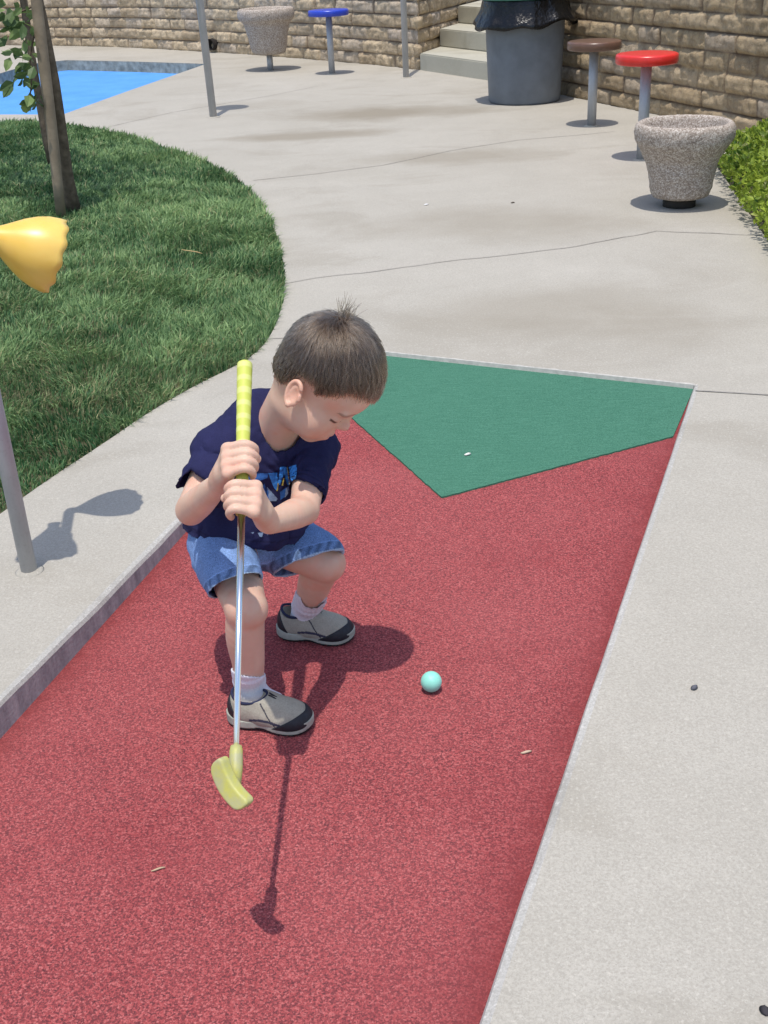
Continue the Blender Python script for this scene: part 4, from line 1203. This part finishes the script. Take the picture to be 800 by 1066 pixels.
for k, (poly, colr) in enumerate(prints):
    poly = np.array(poly); st_ = 0.42; lo_ = poly.min(0) - st_; hi_ = poly.max(0) + st_
    xs = np.arange(lo_[0], hi_[0] + st_, st_); ys = np.arange(lo_[1], hi_[1] + st_, st_)
    ids = {}
    for i in range(len(xs) - 1):
        for j in range(len(ys) - 1):
            if not inpoly(np.array([[xs[i] + st_ / 2, ys[j] + st_ / 2]]), list(poly))[0]:
                continue
            qd = []
            for a, b in ((i, j), (i, j + 1), (i + 1, j + 1), (i + 1, j)):
                if (a, b) not in ids:
                    r = Vector(ray(xs[a], ys[b])).normalized()
                    hit, nor, _, _ = bvh.ray_cast(Vector(CAM), r)
                    if hit is None:
                        ids[(a, b)] = None
                    else:
                        if nor.dot(r) > 0:
                            nor = -nor
                        ids[(a, b)] = len(PV); PV.append(tuple(hit - r * 0.0008 + nor * (0.0006 + 0.0001 * k))); PC.append(colr)
                qd.append(ids[(a, b)])
            if None not in qd and max(np.linalg.norm(np.array(PV[qd[t]]) - np.array(PV[qd[t - 1]])) for t in range(4)) < 0.006:
                PF.append(tuple(qd))
m = Mat('shirt_print'); m.color(m.mix(m.ramp(m.noise(260, 3), [(0.4, 0.0), (0.7, 0.35)]), m.attr('pigment'), (0.012, 0.02, 0.07))).rough(0.6, 0.3)
pr = mesh_obj('shirt_print', PV, PF, m.m, shirt); vattr(pr, 'pigment', PC)

# denim shorts
D_ = Field((-0.46, 1.80, 0.14), (0.0, 2.30, 0.50), 0.0025)
D_.ell(tp(0.02), TA, (0.098, 0.082, 0.085), 0.03)
rk0, lk0 = J['Rhip'], J['Lhip']
rhp = at(248, 609, 1.90); lhp = at(319, 588, 2.06)
D_.chain([rk0 + TR * 0.012, lerp(rk0, rhp, 0.6) + TR * 0.010, rhp + unit(rhp - rk0) * 0.05], [0.066, 0.060, 0.050], 0.02)
lend = lhp + pdir(317, 580, 0.25, 0.5, 0.0) * 0.05
D_.chain([lk0, lerp(lk0, lhp, 0.55) + pdir(317, 580, 0.3, -0.3) * 0.006, lhp + pdir(317, 580, 0.4, -0.2) * 0.005, lend], [0.070, 0.066, 0.066, 0.062], 0.02)
D_.ell(lhp + pdir(317, 580, 0.3, -0.5) * 0.012, np.array([pdir(317, 580, 0.94, -0.33), pdir(317, 580, 0.33, 0.94), unit(-ray(317, 580))]), (0.073, 0.05, 0.055), 0.02)
D_.shell(0.005)
rdn = pdir(248, 609, 15, 44, 12); ldn = pdir(317, 580, 25, 71, 16)
D_.half(rhp, rdn, rhp + rdn * 0.05, 0.085); D_.half(lhp, ldn, lhp + ldn * 0.07, 0.115)
D_.half(tp(0.28), TU, tp(0.42), 0.16)
DV, DF = D_.mesh(3)
N = vnormals(DV, DF)
fold = 0.004 * vnoise(DV * np.array([16, 16, 24]), 1.0, 4) + 0.002 * fnoise(DV, 46, 8, 2)
DV = DV + N * fold[:, None]
pg_ = np.ones((len(DV), 3)) * (1 + 0.14 * fnoise(DV, 24, 7, 3)[:, None])
near_r = np.linalg.norm(DV - rhp, axis=1) < 0.085
dr_ = -((DV - rhp) @ rdn); dl_ = -((DV - lhp) @ ldn)
isl = ((DV - lhp) ** 2).sum(1) < ((DV - rhp) ** 2).sum(1)
dh = np.where(isl, dl_, dr_)
ang_ = (DV @ RW[:, 0]) * 330
pk = (dh < 0.021) * (0.6 + 0.4 * np.sin(ang_ + 3 * vnoise(DV, 60, 2)))
pg_ = np.where((dh < 0.021)[:, None], pg_ * (0.35 + 0.62 * pk[:, None]), pg_)
pg_ *= 1 + 0.35 * ((np.abs(dh - 0.0215) < 0.0016))[:, None]
pg_ = np.where((dh < 0.0025)[:, None], np.array([1.9, 1.6, 1.15]), pg_)
shorts = mesh_obj('shorts', DV, DF, cloth('light_denim', (0.165, 0.265, 0.49), 0.40, 420).m, person); vattr(shorts, 'pigment', pg_)

# socks
def sock(kn, an, toe, top_p, top_n):
    K = Field(an - 0.07, an + [0.09, 0.07, 0.13], 0.0022)
    ax = unit(kn - an)
    K.chain([an - [0, 0, 0.02], an + ax * 0.02, an + ax * 0.05, an + ax * 0.10], [0.0300, 0.0315, 0.0335, 0.0375], 0.01)
    K.cap(an - [0, 0, 0.015], an + toe * 0.05 - [0, 0, 0.026], 0.027, 0.02, 0.015)
    K.shell(0.004)
    K.half(top_p, top_n, top_p + unit(top_n) * 0.05, 0.075)
    V, F = K.mesh(2); N = vnormals(V, F)
    t = (V - an) @ ax
    th = np.arctan2((V - an) @ np.cross(ax, toe), (V - an) @ toe)
    V = V + N * (0.0007 * np.sin(th * 34) * sst(t, 0.01, 0.02) + 0.0018 * vnoise(np.c_[th * 0.5, t * 120, t * 0], 1.0, 2))[:, None]
    o = mesh_obj('sock', V, F, M['sock'], person)
    return o
M['sock'] = cloth('white_cotton', (0.70, 0.69, 0.74), 0.06, 400, attr=False, bstr=0.5).m
sock(J['Rkn'], J['Ran'], RT, at(267, 706, J['Ran'][1] - 0.012) + np.array([0, 0, 0.012]), pdir(267, 706, 8, -40, 10))
sock(J['Lkn'], J['Lan'], LT, at(319, 624, J['Lan'][1] - 0.02) + np.array([0, 0, 0.018]), pdir(319, 624, 12, -36, 10))

# shoes
M['shoe_tan'] = cloth('grey_tan_suede', (0.34, 0.315, 0.255), 0.12, 300, bstr=0.3).m
M['shoe_black'] = simple('black_rubber', (0.016, 0.017, 0.022), 0.6, 0.4, var=0.3, vs=90, bump=0.3, bs=300)
M['shoe_sole'] = simple('grey_green_sole', (0.36, 0.37, 0.31), 0.8, 0.3, var=0.18, vs=60)
M['shoe_tread'] = simple('black_tread', (0.02, 0.02, 0.02), 0.8, 0.3)
M['shoe_navy'] = simple('navy_trim', (0.02, 0.024, 0.06), 0.8, 0.3)
I3 = np.eye(3)
def shoe_parts():
    """x forward, y across, z up; heel back at x = -0.085, toe at +0.087"""
    def upper(inf=0.0):
        U = Field((-0.12, -0.06, -0.002), (0.12, 0.06, 0.10), 0.0016)
        U.ell((-0.048, 0, 0.034), I3, (0.036 + inf, 0.0305 + inf, 0.044 + inf), 0.02)
        U.ell((-0.020, 0, 0.034), I3, (0.050 + inf, 0.032 + inf, 0.036 + inf), 0.02)
        U.ell((0.020, 0, 0.026), I3, (0.052 + inf, 0.0355 + inf, 0.032 + inf), 0.02)
        U.ell((0.048, 0.001, 0.020), I3, (0.040 + inf, 0.0365 + inf, 0.0245 + inf), 0.02)
        U.cap((-0.02, 0, 0.058), (0.038, 0, 0.036), 0.016 + inf, 0.012 + inf, 0.02)
        return U
    out = []
    U = upper()
    U.cap((-0.045, 0, 0.062), (-0.042, 0, 0.14), 0.0265, 0.036, 0.004, 's'); U.cap((-0.024, 0, 0.072), (-0.008, 0, 0.13), 0.0235, 0.04, 0.004, 's')
    U.op(lambda X, Y, Z: 0.012 - Z + 0 * X + 0 * Y, (-0.12, -0.06, -0.002), (0.12, 0.06, 0.09), 0, 'i')
    V, F = U.mesh(2)
    V = V + vnormals(V, F) * (0.0011 * fnoise(V, 40, 3, 2))[:, None]
    pg = np.ones((len(V), 3)) * (1 + 0.10 * fnoise(V, 45, 5, 3)[:, None])
    x, y, z = V[:, 0], V[:, 1], V[:, 2]
    seam = np.abs(x - 0.000 - (0.052 - z) * 0.75 )
    pg = np.where(((seam < 0.0016) * (z < 0.062) * (z > 0.018))[:, None], np.array([0.10, 0.11, 0.19]), pg)                       # gore line
    arc = np.abs(z - 0.024 - 0.006 * np.cos((x - 0.0) * 42)); pg = np.where(((arc < 0.0030) * (x > -0.03) * (x < 0.04))[:, None], np.array([0.15, 0.16, 0.30]), pg)
    out.append(('upper', V, F, 'shoe_tan', pg))
    # padded collar edge
    ring = [(-0.040 + 0.0345 * math.cos(a) * (1.12 if math.cos(a) > 0 else 0.95), 0.0265 * math.sin(a), 0.060 + 0.010 * max(0, -math.cos(a)) ** 2 + 0.006 * max(0, math.cos(a)) ** 2) for a in np.linspace(0, 2 * np.pi, 49)]
    out.append(('collar', *tube(ring, 0.0030, 8, False), 'shoe_navy', None))
    U = upper(0.0016)
    def toe(X, Y, Z):
        return np.maximum(0.030 + np.maximum(0, 0.036 - np.abs(Y)) * 0.55 - np.maximum(0, Z * -0.0) - X, Z - 0.030 + 0 * X) + 0 * Y
    def toecap(X, Y, Z):
        edge_ = 0.010 + 1.15 * np.maximum(0.0, Z - 0.012) * 1.6 + 0.012 * (1 - np.abs(Y) / 0.037)
        return np.maximum(edge_ - X, 0.012 - Z) + 0 * Y
    U.op(toecap, (-0.12, -0.06, -0.002), (0.12, 0.06, 0.1), 0, 'i')
    out.append(('toe_cap', *U.mesh(1), 'shoe_black', None))
    U = upper(0.0016)
    def heelp(X, Y, Z):
        return np.maximum(X + 0.052 + 0.55 * (Z - 0.02), np.maximum(0.014 - Z, Z - 0.066)) + 0 * Y
    U.op(heelp, (-0.12, -0.06, -0.002), (0.12, 0.06, 0.1), 0, 'i')
    out.append(('heel_patch', *U.mesh(1), 'shoe_black', None))
    def outline(inf, z0, z1):
        K = Field((-0.12, -0.06, -0.004), (0.12, 0.06, 0.05), 0.0016)
        K.ell((-0.050, 0, 0.02), I3, (0.039 + inf, 0.0325 + inf, 0.2), 0.02); K.ell((0.0, 0.000, 0.02), I3, (0.065, 0.0315 + inf, 0.2), 0.02); K.ell((0.043, 0.001, 0.02), I3, (0.047 + inf, 0.0385 + inf, 0.2), 0.02)
        def zz(X, Y, Z):
            top = z1 + 0.006 * np.clip((X - 0.05) / 0.04, 0, 1) + 0.004 * np.clip((-X - 0.05) / 0.03, 0, 1)
            bot = z0 + 0.004 * np.exp(-((X + 0.008) / 0.022) ** 2) + 0.010 * np.clip((X - 0.055) / 0.04, 0, 1) ** 2
            return np.maximum(Z - top, bot - Z) + 0 * Y
        K.op(zz, (-0.12, -0.06, -0.004), (0.12, 0.06, 0.05), 0, 'i')
        return K.mesh(2)
    out.append(('sole', *outline(0.0005, 0.004, 0.022), 'shoe_sole', None))
    V, F = outline(-0.001, -0.0005, 0.006)
    x = V[:, 0]; V[:, 2] += 0.0025 * (np.sin(x * 420) > 0.5) * (V[:, 2] < 0.003)
    out.append(('tread', V, F, 'shoe_tread', None))
    lp = [(0.004, -0.004, 0.070), (0.010, -0.006, 0.0705), (0.020, -0.006, 0.064), (0.021, -0.001, 0.064), (0.010, -0.001, 0.071), (0.004, 0.002, 0.071)]
    out.append(('pull_loop', *tube(lp, 0.0016, 6), 'shoe_black', None))
    return out
SP = shoe_parts()
def shoe(cx, dirv, sc):
    R = np.array([dirv, [-dirv[1], dirv[0], 0], [0, 0, 1.0]])
    up_ = None
    for nm, V, F, mt, pg in SP:
        W = (np.array(V) * sc) @ R + cx
        o = mesh_obj('shoe' if nm == 'upper' else nm, W, F, M[mt], person if nm == 'upper' else up_)
        if nm == 'upper':
            up_ = o; vattr(o, 'pigment', pg)
    return up_
shoe(np.array([*(lerp(g(243, 755), g(324, 766), 0.5)[:2] + np.array([-0.004, 0.024])), 0.0012]), RT, 1.0)
shoe(np.array([*(lerp(g(290, 664), g(368, 673), 0.5)[:2] + np.array([0.0, 0.024])), 0.0012]), LT, 1.0)

# ---- hair: a close cap of hair with fine strands over it
HE_C = np.array([0, 0.0135, 0.0455]); HE_R = np.array([0.0735, 0.0825, 0.0815])
def hairline(s, f):
    """lowest u of the hair at a place on the head"""
    a = np.abs(s)
    front = 0.053 - 0.10 * a - 0.004 * np.sin(s * 300)
    u = np.interp(f, [-0.086, -0.056, -0.026, -0.018, -0.006, 0.016, 0.024, 0.036, 0.044, 0.058, 0.074, 0.11],
                     [-0.026, -0.024, -0.019, -0.002, 0.024, 0.028, 0.014, 0.020, 0.034, 0.046, 0.054, 0.058])
    return u
K = Field((-0.36, 1.74, 0.45), (0.14, 2.22, 0.88), 0.0021)
K.ell(HC + HK * (HA.T @ HE_C), HA, HK * (HE_R + 0.0025), 0.01)
K.ell(hd(0, 0.046, 0.039), HA, HK * np.array((0.062, 0.058, 0.053)), 0.02)
K.ell(hd(0, -0.012, 0.004), HA, HK * np.array((0.0550, 0.050, 0.047)), 0.02)
def hl(X, Y, Z):
    x, y, z = X - HC[0], Y - HC[1], Z - HC[2]
    q = [(x * HA[i][0] + y * HA[i][1] + z * HA[i][2]) / HK for i in range(3)]
    return (hairline(q[0], q[1]) + 0.004 - q[2]) * 0.7
def taper(X, Y, Z):
    d = hl(X, Y, Z) / 0.7
    return K.g[K.sl((-0.36, 1.74, 0.45), (0.14, 2.22, 0.88))[0]] + 0.0045 * np.clip(1 + d / 0.016, 0, 1) ** 1.5
K.op(taper, (-0.36, 1.74, 0.45), (0.14, 2.22, 0.88), 0, 'i')
K.op(hl, (-0.36, 1.74, 0.45), (0.14, 2.22, 0.88), 0, 'i')
HV, HFc = K.mesh(3); del K
m = Mat('brown_hair_cap')
c = m.ramp(m.noise(1, 4, 0.7, co=m.mapping((90, 260, 260))), [(0.3, (0.018, 0.012, 0.009)), (0.7, (0.060, 0.042, 0.031))])
m.color(c).rough(0.55, 0.3).bump(m.noise(1, 4, 0.7, co=m.mapping((90, 260, 260))), 0.5, 0.002)
hair = mesh_obj('hair', HV, HFc, m.m, person)
# strands
WH = np.array([0.006, -0.026, 0.117])                          # the whorl
hb_ = BVHTree.FromPolygons([Vector(v) for v in HV.tolist()], HFc.tolist())
lv = (HV - HC) @ HA.T / HK
nrm = vnormals(HV, HFc) @ HA.T
rad_ = (lv - HE_C) / np.linalg.norm(lv - HE_C, axis=1)[:, None]
okv = ((rad_ * nrm).sum(1) > 0.55) & (np.linalg.norm((lv - HE_C) / HE_R, axis=1) > 0.72) & (lv[:, 2] > hairline(lv[:, 0], lv[:, 1]) + 0.0035) & ((lv[:, 1] < 0.058) | (lv[:, 2] > 0.068))
ids = np.nonzero(okv)[0]
NS = 17000
pick = RNG.choice(ids, NS)
P = lv[pick] + RNG.normal(0, 0.0016, (NS, 3)); Nn = nrm[pick]
ln = RNG.uniform(0.016, 0.034, NS) * np.clip(0.22 + (P[:, 2] - 0.01) / 0.080, 0.22, 1.15)
steps = 7
trim_ = RNG.normal(-0.003, 0.0045, NS) + 0.006 * vnoise(P, 130, 77)
pts = np.zeros((NS, steps, 3)); pts[:, 0] = P - Nn * 0.001
cur = P.copy(); 
jit = RNG.normal(0, 0.20, (NS, 3)) + 0.55 * np.stack([vnoise(P, 60, 20 + k) for k in range(3)], 1)
lift = RNG.uniform(0.0, 0.14, NS) * np.clip((P[:, 2] + 0.0) / 0.05, 0.1, 1) + 0.12 * np.exp(-(np.linalg.norm(P - WH, axis=1) / 0.03) ** 2)
for k in range(1, steps):
    q = cur - HE_C
    n_ = q / HE_R ** 2; n_ /= np.linalg.norm(n_, axis=1)[:, None]
    away_ = cur - WH; 
    grav = np.array([0, 0.35, -0.55])
    d = away_ / (np.linalg.norm(away_, axis=1)[:, None] + 0.004) + grav * 0.55 + jit
    sw = np.cross(n_, d); d = d + 0.22 * sw * np.exp(-(np.linalg.norm(away_, axis=1) / 0.035) ** 2)[:, None]
    d -= n_ * (d * n_).sum(1)[:, None]; d /= np.linalg.norm(d, axis=1)[:, None]
    nxt = cur + d * (ln / (steps - 1))[:, None] + n_ * (lift * ln / (steps - 1))[:, None]
    qf = (nxt - np.array([0, 0.046, 0.039])) / np.array([0.064, 0.060, 0.055]); rf = np.linalg.norm(qf, axis=1)
    fr = (nxt[:, 1] > 0.046) & (rf < 1)
    nxt = np.where(fr[:, None], np.array([0, 0.046, 0.039]) + (nxt - np.array([0, 0.046, 0.039])) / rf[:, None], nxt)
    stop = nxt[:, 2] < hairline(nxt[:, 0], nxt[:, 1]) + trim_
    cur = np.where(stop[:, None], cur + 1e-5 * d, nxt)
    # keep it outside the cap surface
    q = (cur - HE_C) / (HE_R + 0.004); r = np.linalg.norm(q, axis=1)
    low = r < 1.0
    cur = np.where(low[:, None] & (cur[:, 2] > 0.02)[:, None], HE_C + (cur - HE_C) / r[:, None], cur)
    pts[:, k] = cur
# clipped hair low on the head lies straight along the skin
lo_ = np.nonzero(P[:, 2] < 0.036)[0]
d = (P - WH) / np.linalg.norm(P - WH, axis=1)[:, None] + np.array([0, 0.1, -0.6]) + jit * 0.8; d -= Nn * (d * Nn).sum(1)[:, None]; d /= np.linalg.norm(d, axis=1)[:, None]
for k in range(steps):
    t = k / (steps - 1)
    pts[lo_, k] = (P + Nn * 0.0002 + d * (0.007 * t) + Nn * (0.0007 * t))[lo_]
# hair standing up at the whorl
NC = 70
bx_ = np.zeros((NC, steps, 3))
for i in range(NC):
    b = WH + np.array([RNG.normal(0.0, 0.006), RNG.normal(0.008, 0.007), 0.002])
    d = np.array([RNG.normal(-0.05, 0.35), RNG.normal(0.05, 0.45), 1.0]) ; d = HA @ (0.55 * _u + 0.34 * _r * RNG.normal(0.5, 0.8)) + 0.42 * d * 0.5
    d /= np.linalg.norm(d); L = RNG.uniform(0.016, 0.036) + 0.012 * (RNG.random() < 0.15)
    cv = RNG.normal(0, 0.22, 3)
    for k in range(steps):
        t = k / (steps - 1); bx_[i, k] = b + (d * t + cv * t * t * 0.5) * L
allp = np.concatenate([pts, bx_]); n = len(allp)
W = (HC + HK * allp @ HA).reshape(-1, 3)
cu = bpy.data.hair_curves.new('hair_strands'); cu.add_curves([steps] * n)
cu.attributes['position'].data.foreach_set('vector', W.astype(np.float32).ravel())
rad = np.tile(np.linspace(0.00052, 0.00018, steps), n).astype(np.float32); rad[-NC * steps:] *= 1.1
ra = cu.attributes.get('radius') or cu.attributes.new('radius', 'FLOAT', 'POINT')
ra.data.foreach_set('value', rad)
mh = bpy.data.materials.new('brown_hair'); mh.use_nodes = True; nt_ = mh.node_tree; nt_.nodes.clear()
ho = nt_.nodes.new('ShaderNodeOutputMaterial'); hbn = nt_.nodes.new('ShaderNodeBsdfHairPrincipled'); hbn.parametrization = 'COLOR'; hbn.inputs['Color'].default_value = (0.054, 0.036, 0.0235, 1)
hbn.inputs['Roughness'].default_value = 0.24; hbn.inputs['Radial Roughness'].default_value = 0.5
hbn.inputs['Random Roughness'].default_value = 0.2
hi_ = nt_.nodes.new('ShaderNodeHairInfo'); hr_ = nt_.nodes.new('ShaderNodeValToRGB')
for e_, p_, c_ in ((0, 0.15, (0.022, 0.0140, 0.0090, 1)), (1, 0.95, (0.135, 0.094, 0.064, 1))):
    hr_.color_ramp.elements[e_].position = p_; hr_.color_ramp.elements[e_].color = c_
nt_.links.new(hi_.outputs['Random'], hr_.inputs['Fac']); nt_.links.new(hr_.outputs['Color'], hbn.inputs['Color'])
nt_.links.new(hbn.outputs[0], ho.inputs['Surface'])
cu.materials.append(mh)
so = bpy.data.objects.new('hair_strands', cu); COL.objects.link(so); so.parent = hair

# ------------------------------------------------------------------ putter
pt = empty('golf_putter', PA, 'yellow headed putter with steel shaft and yellow grip held by the boy', 'putter')
def rel(V):
    return np.array(V) - PA
V, F = tube([rel(sh(0, 0, 0, -0.03)), rel(sh(0.3)), rel(sh(0.585))], [0.0046, 0.0052, 0.0062], 20)
child('shaft', V, F, M['chrome'], pt)
m = Mat('yellow_grip'); 
xx = m.sep(m.attr('band'))[0]
m.color(m.mix(xx, (0.53, 0.57, 0.10), (0.63, 0.66, 0.20))).rough(0.55, 0.4); M['grip'] = m.m
ts = np.linspace(0.575, 1.0, 120); rr_ = 0.0098 + 0.0036 * (ts - 0.575) / 0.425
P = [rel(sh(t)) for t in ts] + [rel(sh(1.0, 0, 0, a)) for a in (0.004, 0.0065, 0.0075)]
rr_ = np.r_[rr_ + 0.00012 * np.sign(np.sin(ts * PLEN * 2 * np.pi / 0.026)), 0.0128, 0.010, 0.004]
V, F = tube(P, rr_, 28)
o = child('grip', V, F, M['grip'], pt)
bnd = np.repeat(np.r_[(np.sin(ts * PLEN * 2 * np.pi / 0.026) > 0.35).astype(float), 0, 0, 0], 28)
vattr(o, 'band', np.stack([bnd] * 3, 1))
# hosel
V, F = tube([rel(sh(0, 0, 0, 0.012)), rel(sh(0, 0, 0, 0.004)), rel(sh(0, 0, 0, -0.02)), rel(sh(0, 0, 0, -0.050))], [0.0082, 0.0098, 0.0102, 0.0080], 20)
m = Mat('yellow_putter_plastic')
m.color(m.mix(m.ramp(m.noise(35, 5, 0.65), [(0.36, 0.1), (0.62, 0.9)]), (0.48, 0.46, 0.09), (0.38, 0.37, 0.23))).rough(0.5, 0.4).bump(m.noise(120, 3), 0.2, 0.002); M['putter'] = m.m
child('hosel', V, F, M['putter'], pt)
# head: a thick rounded blade seen face on
hc = at(240, 817, 1.285)
hx = pdir(239, 817, 30, 46, 10); hn = pdir(239, 817, -34, 20, 36); hn = unit(hn - hx * (hn @ hx)); hy = np.cross(hn, hx)
Hd = Field(hc - 0.06, hc + 0.06, 0.0014)
def blade(X, Y, Z):
    x = (X - hc[0]) * hx[0] + (Y - hc[1]) * hx[1] + (Z - hc[2]) * hx[2]
    y = (X - hc[0]) * hy[0] + (Y - hc[1]) * hy[1] + (Z - hc[2]) * hy[2]
    z = (X - hc[0]) * hn[0] + (Y - hc[1]) * hn[1] + (Z - hc[2]) * hn[2]
    yc = y - 9.0 * x * x * 0.8 + 0.004
    q0 = np.abs(x) - 0.039 + 0.010; q1 = np.abs(yc) - 0.0128 + 0.010; q2 = np.abs(z + 0.25 * yc) - 0.0085 + 0.003
    qxy = np.sqrt(np.maximum(q0, 0) ** 2 + np.maximum(q1, 0) ** 2) + np.minimum(np.maximum(q0, q1), 0) - 0.010 + 0.003
    return np.sqrt(np.maximum(qxy, 0) ** 2 + np.maximum(q2, 0) ** 2) + np.minimum(np.maximum(qxy, q2), 0) - 0.003
Hd.op(blade, hc - 0.055, hc + 0.055, 0)
V, F = Hd.mesh(2)
child('head', rel(V), F, M['putter'], pt)

# ------------------------------------------------------------------ light, sky, camera
W_ = bpy.data.worlds.new('World'); SC.world = W_; W_.use_nodes = True
nt = W_.node_tree; bg = nt.nodes['Background']
sky = nt.nodes.new('ShaderNodeTexSky'); sky.sky_type = 'NISHITA'; sky.sun_disc = False
sv = Vector((-0.045, -0.205, 1.0)).normalized()
sky.sun_elevation = math.asin(sv.z); sky.sun_rotation = math.atan2(sv.x, sv.y)
sky.air_density = 1.0; sky.dust_density = 1.5
nt.links.new(sky.outputs[0], bg.inputs['Color']); bg.inputs['Strength'].default_value = 0.15
ld = bpy.data.lights.new('sun', 'SUN'); ld.energy = 2.7; ld.angle = math.radians(0.53); ld.color = (1.0, 0.955, 0.88)
lo = bpy.data.objects.new('sun', ld); COL.objects.link(lo)
lo.rotation_euler = (-sv).to_track_quat('-Z', 'Y').to_euler(); lo.location = (-1, -4, 12)
cd = bpy.data.cameras.new('camera'); cam = bpy.data.objects.new('camera', cd); COL.objects.link(cam)
cd.sensor_fit = 'VERTICAL'; cd.sensor_height = 24.0; cd.lens = FPX / 1066.0 * 24.0
cd.clip_start = 0.05; cd.clip_end = 500
mw = Matrix.Identity(4)
for r in range(3):
    for c in range(3):
        mw[r][c] = RW[r][c]
    mw[r][3] = CAM[r]
cam.matrix_world = mw
SC.camera = cam
vs_ = SC.view_settings; vs_.view_transform = 'Standard'; vs_.look = 'None'; vs_.gamma = 1.0; vs_.exposure = 0.40; vs_.use_curve_mapping = False
SC.render.engine = 'CYCLES'
SC.cycles.use_denoising = True
